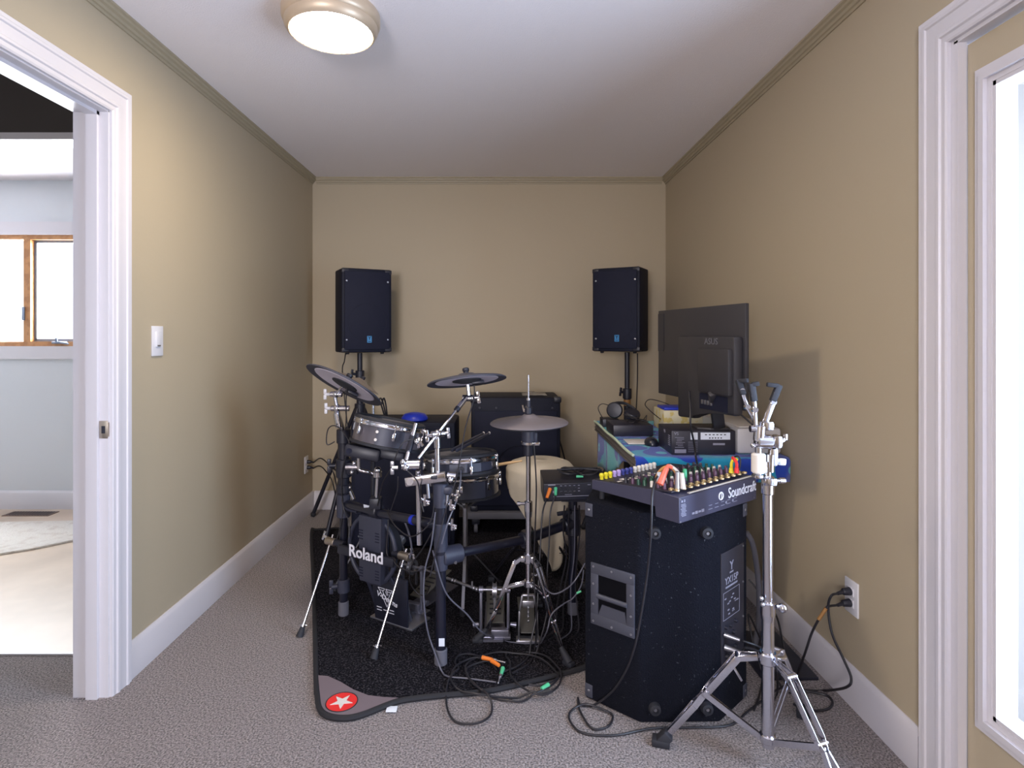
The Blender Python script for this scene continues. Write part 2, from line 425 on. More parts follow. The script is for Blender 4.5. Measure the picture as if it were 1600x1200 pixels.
crown('trim_5', (LX, REAR, CZ), (LX, BY, CZ), (1, 0, 0)); crown('trim_6', (LX+.03, BY, CZ), (RX-.03, BY, CZ), (0, -1, 0)); crown('trim_7', (RX, REAR, CZ), (RX, BY, CZ), (-1, 0, 0))
# glazed door on the right
b = B(); casing(b, R0, R1-.005, RH-.005, RX, -1)
struct('trim_8', b, M['white'], sharp=25)
b = B(); b.box((RX+.07, R1-.008, RH/2), (.14, .016, RH)); b.box((RX+.07, R0+.008, RH/2), (.14, .016, RH)); b.box((RX+.07, (R0+R1)/2, RH-.008), (.14, R1-R0-.03, .016))
b.box((RX+.012, R1-.022, RH/2), (.024, .012, RH-.02))
struct('trim_9', b, M['white'])
DX = RX+.045; y0, y1, z0, z1 = .74, 1.500, .26, 1.964
b = B()
b.box((DX, (y1+R1-.03)/2, 1.03), (.04, R1-.03-y1, 2.04)); b.box((DX, (R0+.02+y0)/2, 1.03), (.04, y0-R0-.02, 2.04))
b.box((DX, (y0+y1)/2, (.01+z0)/2), (.04, y1-y0, z0-.01)); b.box((DX, (y0+y1)/2, (z1+2.05)/2), (.04, y1-y0, 2.05-z1))
dr = struct('door_2', b, M['wall'])
b = B()
for (i, o, t) in ((0, .018, .010), (.018, .034, .018), (.034, .048, .007)):
    for yy, s in ((y0, 1), (y1, -1)): b.box((DX-.02-t/2, yy+s*(i+o)/2, (z0+z1)/2), (t, o-i, z1-z0-2*i))
    for zz, s in ((z0, 1), (z1, -1)): b.box((DX-.02-t/2, (y0+y1)/2, zz+s*(i+o)/2), (t, y1-y0-2*o, o-i))
b.box((DX+.002, y1-.052, (z0+z1)/2), (.055, .014, z1-z0-.08)); b.box((DX+.002, (y0+y1)/2, z0+.052), (.055, y1-y0-.1, .014)); b.box((DX+.002, (y0+y1)/2, z1-.052), (.055, y1-y0-.1, .014)); b.box((DX+.002, y0+.052, (z0+z1)/2), (.055, .014, z1-z0-.08))
b.build('glazing_frame', M['white'], dr)
B().box((DX, (y0+y1)/2, (z0+z1)/2), (.006, y1-y0-.09, z1-z0-.09)).build('pane', M['glass'], dr)
# porch
b = B(); b.box((1.80, 2.06, 1.0), (.07, .12, 2.3), bev=.004); b.box((1.80, 2.06, 2.22), (.12, .18, .08)); b.box((1.80, 2.06, -.05), (.12, .18, .2), bev=.004)
tag(b.build('porch_post', M['siding']), 'white square porch post seen through the glass door', 'post')
pr = thing('porch_railing', (2.6, 2.7, -.15), 'dark rail and balusters seen through the glass door beyond the porch post', 'railing')
b = B(); b.bar((1.9, 2.62, .95), (4.6, 2.62, .95), .06, .05); b.build('top_rail', M['bluegrey'], pr)
b = B(); b.bar((1.9, 2.62, .45), (4.6, 2.62, .45), .04, .04); b.build('bottom_rail', M['bluegrey'], pr)
for k in range(7):
    b = B(); b.bar((2.05+k*.38, 2.62, -.15), (2.05+k*.38, 2.62, .95), .025, .025); b.build('baluster', M['bluegrey'], pr)
nb = thing('neighbouring_building', (4.2, 6.0, -.15), 'pale building with blue-grey fascia seen through the top of the glass door', 'building')
B().box((5.0, 6.2, 1.1), (3.0, .6, 2.5)).build('wall', M['siding'], nb); B().box((4.9, 5.8, 2.2), (3.4, .3, .22)).build('fascia', M['bluegrey'], nb)
# ------------------------------------------------------------------ shared pieces
X3, Y3, Z3 = V((1, 0, 0)), V((0, 1, 0)), V((0, 0, 1))
def wing(name, p, ax, parent, m='chrome', s=1.0, up=(0, 0, 1)):
    ax = V(ax).normalized(); p = V(p); f = frame(p, up, ax); b = B()
    b.cyl(p, p+ax*.018*s, .0065*s, seg=12)
    b.box((.011*s, 0, .018*s), (.020*s, .006*s, .012*s), f, .002*s); b.box((-.011*s, 0, .018*s), (.020*s, .006*s, .012*s), f, .002*s)
    return b.build(name, M[m], parent)

# ------------------------------------------------------------------ ceiling lamp
lc = V((-.606, 2.075, CZ))
L = thing('ceiling_lamp', lc, 'round flush ceiling lamp with bronze rim and glowing white lens', 'lamp')
m = Matrix.Translation(lc) @ Matrix.Rotation(pi, 4, 'X')
B().lathe([(0, 0), (.168, 0), (.172, .006), (.172, .032), (.168, .042), (.163, .046), (.163, .058), (.155, .072), (.147, .078), (.143, .076), (.141, .066), (0, .06)], m, 64).build('housing', M['lampmetal'], L)
B().lathe([(0, .062), (.141, .064), (.139, .074), (.12, .080), (.06, .086), (0, .088)], m, 64).build('lens', M['lens'], L)

# ------------------------------------------------------------------ wall plates
sw = thing('light_switch', (LX, 2.315, 1.255), 'white light switch plate on the left wall beside the doorway', 'switch')
B().box((LX+.003, 2.315, 1.255), (.006, .074, .120), bev=.002).build('plate', M['outlet'], sw)
rk = B().box((LX+.007, 2.315, 1.262), (.006, .033, .062), bev=.0015).build('rocker', M['outlet'], sw)
B().box((LX+.0105, 2.315, 1.236), (.002, .020, .006)).build('slider', M['grey'], rk)
def outlet(X, y, z, s, label):
    o = thing('wall_outlet', (X, y, z), label, 'outlet')
    B().box((X+s*.003, y, z), (.006, .074, .118), bev=.002).build('plate', M['outlet'], o)
    for dz in (-.02, .02):
        r = B().box((X+s*.007, y, z+dz), (.004, .033, .028), bev=.0015).build('receptacle', M['outlet'], o)
        b = B()
        for dy in (-.007, .007): b.box((X+s*.0095, y+dy, z+dz+.002), (.001, .002, .008))
        b.cyl((X+s*.009, y, z+dz-.008), (X+s*.0098, y, z+dz-.008), .0025, seg=8); b.build('slot', M['black'], r)
outlet(RX, 1.995, .371, -1, 'white outlet plate on the right wall with two black plugs in it')
outlet(LX, 4.10, .36, 1, 'white outlet plate on the left wall near the back corner')

# ------------------------------------------------------------------ floor things
rgp = [F(494, 1065)[:2], F(496, 1090)[:2], F(499, 1110)[:2], F(508, 1121)[:2], F(525, 1126)[:2], F(547, 1126)[:2], F(570, 1120)[:2]]
rgp += [F(590, 1112)[:2], F(622, 1100)[:2], F(660, 1094)[:2], F(700, 1090)[:2], F(760, 1084)[:2], F(830, 1069)[:2], F(895, 1052)[:2], (.40, 2.245), (.52, 2.33), (.545, 2.45), (.30, 4.08), (.24, 4.13), (-1.0, 3.80), (-1.19, 3.76), (-1.21, 3.70), (-.93, 2.88)]
rg = thing('rug', (-.1, 2.9, 0), 'black speckled drum rug with dark bound edge and grey corner patch', 'rug')
B().prism(rgp, .012).build('pile', M['mat'], rg)
B().tube([V((p[0], p[1], .009)) for p in rgp], .010, n=5, closed=True, rs=8).build('binding', M['binding'], rg)
pp = [(497, 1056), (512, 1057), (532, 1066), (552, 1078), (575, 1087), (600, 1090), (622, 1091), (600, 1099), (575, 1110), (555, 1117), (535, 1120), (520, 1120), (508, 1115), (502, 1108)]
pa = B().prism([F(x, y, .012)[:2] for x, y in pp], .0025, z0=.0118).build('corner_patch', M['patch'], rg)
bc = F(534, 1097, .014); bm_ = Matrix.Translation(bc) @ Matrix.Rotation(radians(10), 4, 'Z')
bd = B().lathe([(0, 0), (.052, 0), (.052, .0012), (0, .0012)], bm_, 48, sy=.98); bd = bd.build('badge', M['red'], pa)
B().torus(Matrix.Translation((0, 0, .0008)) @ bm_, .053, .0018, 48, 6).build('badge_rim', M['binding'], pa)
stp = [((.040 if k % 2 == 0 else .0155)*cos(radians(36*k+52)), (.040 if k % 2 == 0 else .0155)*sin(radians(36*k+52))) for k in range(10)]
B().prism(stp, .001, bm_, z0=.0012).build('star', M['pale'], pa)
tg = F(612, 1108, .006)
B().box(tg, (.036, .030, .003), bev=.001).build('care_tag', M['sticker'], rg)
fp = B().box((1.075, 2.30, .006), (.21, .34, .012), bev=.003)
tag(fp.build('floor_panel', M['black']), 'flat black panel lying on the carpet by the right baseboard', 'panel')
vt = thing('floor_register', (-3.35, 4.10, 0), 'brown slotted floor vent in the tiles below the far window', 'vent')
B().box((-3.355, 4.12, .004), (.33, .105, .004)).build('frame', M['vent'], vt)
b = B()
for k in range(15): b.box((-3.495+k*.02, 4.12, .0068), (.006, .08, .002))
b.build('louvre', M['black'], vt)
bp_ = [(-4.2, 3.84), (-3.15, 3.92), (-2.6, 3.95), (-2.6, 3.60), (-2.78, 3.42), (-3.05, 3.24), (-3.22, 3.215), (-4.2, 3.24)]
tag(B().prism(bp_, .014, z0=.002, bev=.004).build('bath_mat', M['bathmat']), 'cream marbled bath mat on the beige tiles beyond the doorway', 'mat')

# ------------------------------------------------------------------ speakers on stands
def pa_speaker(nm, A, ang, s, wdt, dep, z0, z1, label):
    """A: front corner nearest the camera; s=+1 cabinet extends to the right of A, -1 to the left"""
    A = V((A[0], A[1], 0)); u = V((s*cos(ang), sin(ang), 0)); v = V((-s*sin(ang), cos(ang), 0))
    if s < 0: u, A0 = -u, A+V((-cos(ang), sin(ang), 0))*wdt
    else: A0 = A
    n = V((-u.y, u.x, 0))
    m = Matrix.Identity(4)
    for i, a in enumerate((u, n, Z3)):
        for j in range(3): m[j][i] = a[j]
    m.translation = A0+V((0, 0, z0)); h = z1-z0
    t = thing(nm, m @ V((wdt/2, dep/2, 0)), label, 'speaker')
    B().prism([(0, 0), (wdt, 0), (wdt-.022 if s > 0 else wdt-.0, dep*.72), (wdt-.07, dep), (.07, dep), (.0 if s > 0 else .022, dep*.72)], h, m, bev=.012).build('cabinet', M['cab'], t)
    g = B(); g.box((wdt/2, -.004, h/2), (wdt-.036, .012, h-.040), m, .004); go = g.build('grille', M['grille'], t)
    b = B().torus(m @ Matrix.Translation((wdt/2, -.008, h*.36)) @ Matrix.Rotation(pi/2, 4, 'X'), .125, .003, 40, 6); b.build('woofer_ring', M['cab'], t)
    for x in (.03, wdt-.03):
        for z in (.085, h-.085):
            B().lathe([(0, 0), (.007, 0), (.005, .003), (0, .004)], m @ Matrix.Translation((x, -.010, z)) @ Matrix.Rotation(pi/2, 4, 'X'), 12).build('screw', M['steel'], go)
    lg = B().box((wdt*.5+.012, -.011, .088), (.030, .002, .044), m); lo = lg.build('logo_badge', M['logoblue'], go)
    b = B(); b.text('Y', .030, m @ Matrix.Translation((wdt*.5+.012, -.0125, .094)) @ Matrix.Rotation(pi/2, 4, 'X'), .0004, bold=.0008)
    b.box((wdt*.5+.012, -.0125, .074), (.020, .0008, .004), m); b.build('logo_mark', M['cab'], lo)
    for x in (.02, wdt-.02):
        for z in (.012, h-.012):
            B().box((x+(.004 if x < .1 else -.004), .020, z+(.006 if z < .1 else -.006)), (.046, .046, .030), m, .006).build('corner_guard', M['black'], t)
    for x in (.05, wdt-.05): B().cyl(m @ V((x, .06, .002)), m @ V((x, .06, -.012)), .014, .011).build('foot', M['rubber'], t)
    return t, m
pa_speaker('stand_speaker', (-1.030, 3.75), radians(27), 1, .335, .30, 1.165, 1.722, 'black loudspeaker high on its stand in the left back corner')
pa_speaker('stand_speaker', (.905, 3.72), radians(29), -1, .325, .29, 1.172, 1.727, 'black loudspeaker high on its stand in the right back corner')
def spk_stand(x, y, ztop, zc, feet, label, tape=False):
    t = thing('speaker_stand', (x, y, 0), label, 'stand')
    B().cyl((x, y, .30), (x, y, ztop), .0175, seg=20).build('pole', M['black'], t)
    B().cyl((x, y, .22), (x, y, zc+.22), .0225, seg=20).build('outer_tube', M['black'], t)
    c = B(); c.cyl((x, y, zc+.19), (x, y, zc+.26), .030, seg=16, bev=.003); co = c.build('collar', M['black'], t)
    wing('locking_knob', (x-.028, y-.01, zc+.235), (-1, -.6, .2), co, 'black', 1.4)
    if tape: B().cyl((x, y, zc+.145), (x, y, zc+.185), .0240, seg=20).build('tape_band', M['tape'], t)
    B().cyl((x, y, zc-.035), (x, y, zc+.035), .036, seg=16, bev=.003).build('leg_hub', M['black'], t)
    B().cyl((x, y, .21), (x, y, .26), .034, seg=16, bev=.003).build('brace_hub', M['black'], t)
    for fx, fy in feet:
        d = V((fx-x, fy-y, 0)).normalized()
        p0 = V((x, y, zc))+d*.03; p1 = V((fx, fy, .022)); b = B(); b.cyl(p0, p1, .0135, seg=12); lg = b.build('leg', M['black'], t)
        B().ball((fx, fy, .019), .019, 12).build('rubber_foot', M['rubber'], lg)
        mid = p0.lerp(p1, .55); b = B(); b.bar(V((x, y, .235))+d*.028, mid, .016, .005, side=d.cross(Z3)); b.build('brace', M['black'], t)
spk_stand(-.955, 3.93, 1.16, .78, [(-1.315, 4.06), (-.70, 4.16), (-1.08, 3.58)], 'black tripod stand under the loudspeaker in the left back corner')
spk_stand(.862, 3.90, 1.165, .66, [(.55, 3.80), (1.12, 4.12), (.90, 3.56)], 'black tripod stand with a brown tape band under the right loudspeaker', True)

# ------------------------------------------------------------------ cabinets behind the drums
b1 = thing('bass_cabinet', (-.62, 3.6, .012), 'low black speaker cabinet behind the left drums, blue lid on top', 'speaker cabinet')
bx0, bx1 = W(548, 660, 3.42).x, W(711, 660, 3.42).x
B().box(((bx0+bx1)/2, 3.60, .392), (bx1-bx0, .36, .74), bev=.015).build('cabinet', M['cab'], b1)
B().box(((bx0+bx1)/2, 3.417, .392), (bx1-bx0-.05, .012, .68), bev=.004).build('grille', M['grille'], b1)
for x in (bx0+.05, bx1-.05):
    for z in (.09, .70): B().cyl((x, 3.412, z), (x, 3.405, z), .007, .005, 10).build('screw', M['steel'], b1)
bl = W(648, 656, 3.50); bl.z = .762
tag(B().lathe([(0, 0), (.070, 0), (.080, .008), (.078, .022), (.062, .040), (.03, .048), (0, .050)], Matrix.Translation(bl), 36).build('domed_lid', M['blue']), 'bright blue domed lid lying on the low black cabinet', 'lid')
t = thing('guitar_amplifier', (.10, 3.86, .012), 'large black amplifier cabinet on a wheeled dolly near the back wall', 'amplifier')
ax0, ax1 = W(736, 700, 3.66).x, W(876, 700, 3.66).x; amx = (ax0+ax1)/2
B().box((amx, 3.84, (.163+.885)/2), (ax1-ax0, .36, .722), bev=.018).build('cabinet', M['cab'], t)
B().box((amx, 3.657, .50), (ax1-ax0-.045, .012, .60), bev=.003).build('grille', M['grille'], t)
B().torus(Matrix.Translation((amx+.02, 3.650, .44)) @ Matrix.Rotation(pi/2, 4, 'X'), .14, .003, 36, 6).build('woofer_ring', M['cab'], t)
for x in (ax0+.055, ax1-.055, ax0+.16):
    B().cyl((x, 3.652, .82), (x, 3.647, .82), .007, .006, 12).build('screw', M['joint'], t)
for x in (ax0+.02, ax1-.02):
    for z in (.178, .868): B().box((x, 3.675, z), (.05, .05, .04), bev=.010).build('corner_guard', M['black'], t)
dl = thing('dolly', (amx, 3.84, .012), 'black low dolly with grey casters beneath the large amplifier cabinet', 'dolly')
B().box((amx, 3.84, .140), (ax1-ax0+.05, .42, .042), bev=.006).build('platform', M['footgrey'], dl)
for x in (ax0+.03, ax1-.03):
    for y in (3.70, 3.98):
        B().box((x, y, .094), (.05, .05, .048), bev=.004).build('caster_bracket', M['black'], dl)
        B().cyl((x-.012, y, .050), (x+.012, y, .050), .037, seg=20, bev=.004).build('caster_wheel', M['footgrey'], dl)
b = B(); g = []
nx, ny = 9, 6
for i in range(nx):
    g.append([b.bm.verts.new((amx+.045+.02*i, 3.72+.035*j, .887+.004+random.random()*.022*sin(pi*i/(nx-1))*(1 if 0 < j < ny-1 else .3))) for j in range(ny)])
for i in range(nx-1):
    for j in range(ny-1): b.bm.faces.new([g[i][j], g[i+1][j], g[i+1][j+1], g[i][j+1]])
bag = b.build('plastic_bag', M['plasticbag'], sharp=20); sm = bag.modifiers.new('s', 'SOLIDIFY'); sm.thickness = .002
tag(bag, 'crumpled clear plastic bag on top of the large amplifier', 'bag')

# ------------------------------------------------------------------ drum throne
tc_ = V((.215, 3.06, 0)); T = thing('drum_throne', (tc_.x, tc_.y, .012), 'drum throne draped in a cream waffle cloth behind the hi-hat', 'stool')
def drape():
    b = B(); n, k = 72, 22; R = .178; rows = []; uvl = []
    top = [(0, .612), (.06, .614), (.12, .612), (.155, .600), (.174, .578)]
    for r, z in top:
        rows.append([V((tc_.x+r*cos(2*pi*i/n), tc_.y+r*.95*sin(2*pi*i/n), z)) for i in range(n)])
    for j in range(1, k+1):
        f = j/k; row = []
        for i in range(n):
            a = 2*pi*i/n; da = (a-radians(292)+pi) % (2*pi)-pi
            drop = .10+.42*math.exp(-(da/1.05)**2)+.02*sin(5*a)
            z = .578-drop*f
            r = R+.004*f+.016*f*sin(7*a+1.0)+.008*f*sin(13*a)-(.11*(max(0, drop*f-.06)/.46))
            sh = .035*(drop*f/.52)
            row.append(V((tc_.x+r*cos(a)+sh, tc_.y+r*.95*sin(a), z)))
        rows.append(row)
    vs = [[b.bm.verts.new(p) for p in r] for r in rows]
    uv = b.bm.loops.layers.uv.new('UVMap')
    dist = [0]
    for a, c in zip(rows, rows[1:]): dist.append(dist[-1]+(a[60]-c[60]).length)
    for j in range(len(vs)-1):
        for i in range(n):
            i2 = (i+1) % n
            if j == 0 and False: continue
            f = b.bm.faces.new([vs[j][i], vs[j+1][i], vs[j+1][i2], vs[j][i2]])
            for l, (ii, jj) in zip(f.loops, ((i, j), (i, j+1), (i+1, j+1), (i+1, j))): l[uv].uv = (ii/n*4.5, dist[jj]*4)
    o = b.build('cloth_cover', M['waffle'], T, sharp=180, keep=True)
    sm = o.modifiers.new('solid', 'SOLIDIFY'); sm.thickness = .005; sm.offset = 1
    return o
drape()
B().lathe([(0, .50), (.15, .50), (.165, .515), (.165, .58), (.15, .597), (0, .600)], Matrix.Translation((tc_.x, tc_.y, 0)), 40).build('seat', M['black'], T)
B().cyl((tc_.x, tc_.y, .10), (tc_.x, tc_.y, .50), .014).build('post', M['chrome'], T)
for a in (200, 320, 80):
    d = V((cos(radians(a)), sin(radians(a)), 0)); b = B(); c0 = V((tc_.x, tc_.y, 0))
    for s in (-.009, .009):
        q = d.cross(Z3)*s; b.bar(c0+Z3*.30+d*.02+q, c0+d*.27+Z3*.035+q, .004, .014, side=d.cross(Z3))
    lg = b.build('leg', M['chrome'], T)
    B().box(c0+d*.275+Z3*.026, (.035, .035, .028), bev=.008).build('rubber_foot', M['rubber'], lg)
    b = B(); b.bar(c0+Z3*.12, c0+d*.15+Z3*.16, .012, .004, side=d.cross(Z3)); b.build('brace', M['chrome'], T)

# ------------------------------------------------------------------ drum rack
RK = thing('drum_rack', (-.2, 2.4, .012), 'black tubular electronic drum rack with chrome clamps carrying the pads', 'drum rack')
PL = V((-.708, 2.61, 0)); PR = V((-.2275, 2.22, 0)); PB = V((.332, 2.62, 0)); ZM = .012
def rpart(nm, b, m, par=None, **k): return b.build(nm, M[m], par or RK, **k)
def at(p, z): return V((p.x, p.y, z))
# left post
lp = rpart('post', B().cyl(at(PL, .06), at(PL, .52), .0185, seg=24), 'rack')
up = rpart('upper_post', B().cyl(at(PL, .50), at(PL, .848), .0255, seg=24), 'rack')
rpart('collar', B().cyl(at(PL, .790), at(PL, .853), .0315, seg=20, bev=.003), 'black')
rpart('post_foot', B().cyl(at(PL, ZM), at(PL, .075), .0235, seg=24, bev=.003), 'footgrey')
c = rpart('collar', B().cyl(at(PL, .115), at(PL, .175), .027, seg=20, bev=.003), 'joint'); wing('knob', at(PL, .145)+V((-.025, -.01, 0)), (-1, -.3, 0), c, 'joint', 1.5)
b = B(); b.cyl(at(PL, .455), at(PL, .56), .031, seg=20, bev=.004); b.cyl(at(PL, .515), W(562, 795, 2.56), .026, .024, seg=16); rpart('joint', b, 'joint')
b = B(); b.cyl(at(PL, .635), at(PL, .72), .034, seg=18, bev=.004); b.box(at(PL, .68)+V((.045, -.01, 0)), (.05, .05, .055), bev=.008); c = rpart('clamp', b, 'black'); wing('knob', at(PL, .69)+V((-.034, -.01, 0)), (-1, -.2, 0), c, 'black', 1.5)
b = B(); b.cyl(at(PL, .565), at(PL, .605), .033, seg=18, bev=.004); rpart('clamp', b, 'black')
# chrome bits beside the left post
b = B(); q = W(551, 730, 2.52); b.cyl(q+V((-.03, 0, 0)), q+V((.03, 0, 0)), .011); b.ball(q+V((.01, -.01, .02)), .011, 10); b.ball(q+V((.0, -.01, -.02)), .010, 10); rpart('clamp_bolt', b, 'chrome')
b = B(); q = W(548, 768, 2.52); b.cyl(q, q+V((.02, -.02, -.03)), .008); b.ball(q+V((0, -.01, .02)), .007, 10); rpart('clamp_bolt', b, 'chrome')
# right front post
rpart('post', B().cyl(at(PR, .06), at(PR, .44), .0200, seg=24), 'rack')
rpart('upper_post', B().cyl(at(PR, .42), at(PR, .70), .0230, seg=24), 'rack')
rpart('post_foot', B().cyl(at(PR, ZM), at(PR, .072), .0250, seg=24, bev=.003), 'footgrey')
c = B().box(at(PR, .105)+V((.0055, -.0202, 0)), (.022, .002, .030)); rpart('sticker', c, 'sticker')
b = B(); b.cyl(at(PR, .615), at(PR, .71), .030, seg=20, bev=.004); b.box(at(PR, .685)+V((.028, -.008, 0)), (.036, .040, .030), bev=.007); c = rpart('joint', b, 'joint'); wing('knob', at(PR, .67)+V((.045, -.02, 0)), (1, -.3, -.2), c, 'chrome', 1.1)
rpart('joint', B().cyl(at(PR, .465), at(PR, .555), .0270, seg=20, bev=.003), 'joint')
rpart('collar', B().cyl(at(PR, .435), at(PR, .452), .0275, seg=20, bev=.003), 'rack')
# crossbar left-right
mid = W(600, 800, 2.40); e1 = at(PR, .545)
bar_pts = [at(PL, .517), W(560, 793, 2.53), W(600, 803, 2.42), W(645, 812, 2.31), e1]
cb = rpart('crossbar', B().tube(bar_pts, .0185, n=8, rs=16), 'rack')
q = W(575, 793, 2.49); b = B(); b.box((0, 0, 0), (.034, .002, .016), frame(q+V((0, -.0165, .008)), (1, -.35, -.15), (0, -.35, .9))); b.build('bar_sticker', M['sticker'], cb)
q0, q1 = W(643.5, 812, 2.314), W(648, 812.8, 2.302); B().cyl(q0, q1, .0194, seg=20).build('blue_tape', M['blue'], cb)
q = W(588, 798, 2.45); dd = (bar_pts[3]-bar_pts[1]).normalized(); b = B(); b.cyl(q-dd*.022, q+dd*.022, .031, seg=18, bev=.004); b.box(q+V((0, -.005, .035)), (.05, .05, .05), bev=.008); rpart('clamp', b, 'black')
b = B(); b.cyl(q+Z3*.05, W(590, 745, 2.45), .0085, seg=12); b.cyl(W(590, 746, 2.45), W(590, 736, 2.45), .019, seg=16, bev=.003); b.ball(W(590, 735, 2.45), .016, 12); rpart('pad_arm', b, 'chrome')
rpart('pad_arm', B().tube([W(560.5, 712, 2.43), W(560.5, 728, 2.43), W(562, 734, 2.43), W(572, 737, 2.43), W(583, 741, 2.45)], .0075, n=5, rs=10), 'chrome')
# right bar: joint, bar, T joint, bar, rear post
s0 = at(PR, .425); s1 = V((.115, 2.468, .405)); s2 = at(PB, .43); d = (s1-s0).normalized()
b = B(); b.cyl(at(PR, .375), at(PR, .475), .0265, seg=20, bev=.003); b.cyl(s0, s0+d*.090, .037, .035, seg=20, bev=.004); j = rpart('joint', b, 'joint'); B().cyl(s0+d*.07+V((.0, -.034, -.02)), s0+d*.07+V((0, -.040, -.022)), .006, seg=10).build('bolt', M['steel'], j)
rpart('side_bar', B().cyl(s0+d*.06, s1, .0185, seg=20), 'rack')
d2 = (s2-s1).normalized(); b = B(); b.cyl(s1-d*.03, s1+d2*.035, .031, seg=18, bev=.004); b.cyl(s1-Z3*.035, s1+Z3*.035, .026, seg=16, bev=.004); rpart('joint', b, 'black')
rpart('side_bar', B().cyl(s1+d2*.03, s2, .0225, seg=20), 'rack')
b = B(); b.cyl(s2-Z3*.06, s2+Z3*.06, .031, seg=18, bev=.004); b.cyl(s2-d2*.06, s2, .030, seg=18, bev=.004); c = rpart('joint', b, 'black'); wing('knob', s2-d2*.045+V((0, 0, .028)), (-.2, -.3, 1), c, 'black', 1.6, up=(1, 0, 0))
rpart('post', B().cyl(at(PB, .06), at(PB, .60), .0205, seg=20), 'rack')
rpart('post_foot', B().cyl(at(PB, ZM), at(PB, .07), .0245, seg=20, bev=.003), 'footgrey')
# right tower: chrome clamp plate, L-arm tube, boom
YR = 2.20
pc = [W(634, 750, YR), W(668, 744, YR), W(697, 741, YR)]
b = B(); b.bar(W(633, 753, YR), W(697, 744, YR), .036, .026, side=(0, 0, 1), bev=.006); cp = rpart('clamp_plate', b, 'chrome')
b = B(); b.cyl(W(640, 753, YR-.010), W(640, 753, YR-.017), .014, seg=6); b.cyl(W(640, 753, YR-.016), W(640, 753, YR-.024), .006, seg=10); b.build('clamp_nut', M['grey'], cp)
b = B(); b.box(W(678, 746, YR-.014), (.024, .006, .014), bev=.002); b.build('clamp_slot', M['black'], cp)
b = B(); b.cyl(W(699, 742, YR), W(712, 744, YR), .013, seg=14); b.ball(W(704, 750, YR-.01), .012, 10); b.build('clamp_nut', M['chrome'], cp)
rpart('pad_arm', B().cyl(W(653.5, 735, YR+.035), W(655.5, 851, YR+.035), .0105, seg=20), 'chrome')
b = B(); b.cyl(W(628, 727, YR+.03), W(657, 726, YR+.03), .0205, seg=20, bev=.003); c = rpart('arm_clamp', b, 'chrome'); wing('wing_nut', W(622, 731, YR+.02), (-1, 0, 0), c, 'steel', 1.25)
b = B(); b.ball(W(630, 722, YR+.01), .013, 10); b.ball(W(634, 731, YR+.005), .012, 10); b.build('clamp_bolt', M['chrome'], c)
rpart('pad_arm', B().cyl(W(634, 722, YR+.04), W(650, 662, YR+.10), .0085, seg=14), 'chrome')
b = B(); b.cyl(W(638, 706, YR+.05), W(645, 682, YR+.08), .0135, seg=14); rpart('arm_sleeve', b, 'rack')
b = B(); b.bar(W(652, 684, 2.27), W(661, 697, 2.27), .012, .010, bev=.003); b.bar(W(655, 683, 2.26), W(654, 700, 2.26), .012, .010, bev=.003); b.ball(W(651, 690, 2.26), .012, 10); rpart('clamp_bolt', b, 'chrome')
b = B(); b.cyl(W(684, 744, 2.22), W(683, 682, 2.22), .0105, seg=20); b.cyl(W(683.3, 700, 2.22), W(683, 684, 2.22), .0135, seg=20, bev=.002); rpart('cymbal_tube', b, 'chrome')
TB = W(684, 678, 2.22); TP = W(728, 622, 2.335)
b = B(); b.ball(TB, .017, 14); b.cyl(TB+V((-.022, -.012, 0)), TB+V((.022, .012, 0)), .012, seg=14); c = rpart('boom_clamp', b, 'chrome')
wing('wing_nut', TB+V((.022, .01, 0)), (1, .1, .1), c, 'steel', 1.0); wing('wing_nut', TB+V((-.02, -.02, -.002)), (-1, -.2, -.1), c, 'chrome', 1.1)
b = B(); e0 = TB+(TB-TP).normalized()*.125; b.cyl(e0, TP, .0062, seg=12); b.cyl(TB.lerp(TP, .68), TP, .0100, .0100, seg=14); rpart('boom_arm', b, 'chrome')
b = B(); b.cyl(TB.lerp(TP, .64), TB.lerp(TP, .72), .0115, seg=14); rpart('boom_grip', b, 'black')
q = W(733, 622, 2.345); b = B(); b.cyl(q+V((-.028, 0, 0)), q+V((.018, 0, 0)), .0135, seg=16, bev=.002); b.ball(q+V((0, -.008, 0)), .012, 12); b.cyl(q, W(731, 601, 2.35), .0085, seg=12); b.cyl(q+V((0, 0, .02)), W(731, 606, 2.35), .0062, seg=12); c = rpart('tilter', b, 'chrome'); wing('wing_nut', q+V((.016, 0, 0)), (1, 0, .15), c, 'chrome', 1.2)
# clusters of small bolts on the right post
for (px, py, yy) in ((664, 782, 2.2), (704, 789, 2.2), (706, 820, 2.22)):
    b = B(); q = W(px, py, yy); b.cyl(q+V((-.018, 0, .006)), q+V((.018, 0, -.006)), .0065, seg=10); b.cyl(q+V((0, 0, -.02)), q+V((0, 0, .024)), .007, seg=10); b.ball(q+V((.012, -.006, -.012)), .008, 8); b.ball(q+V((-.012, -.006, .006)), .007, 8); rpart('clamp_bolt', b, 'chrome')
rpart('pad_arm', B().cyl(W(668, 755, 2.2), W(670, 778, 2.2), .0065, seg=12), 'steel')
b = B(); b.cyl(W(699, 773, 2.2), W(698, 790, 2.2), .0065, seg=10); rpart('pad_arm', b, 'steel')
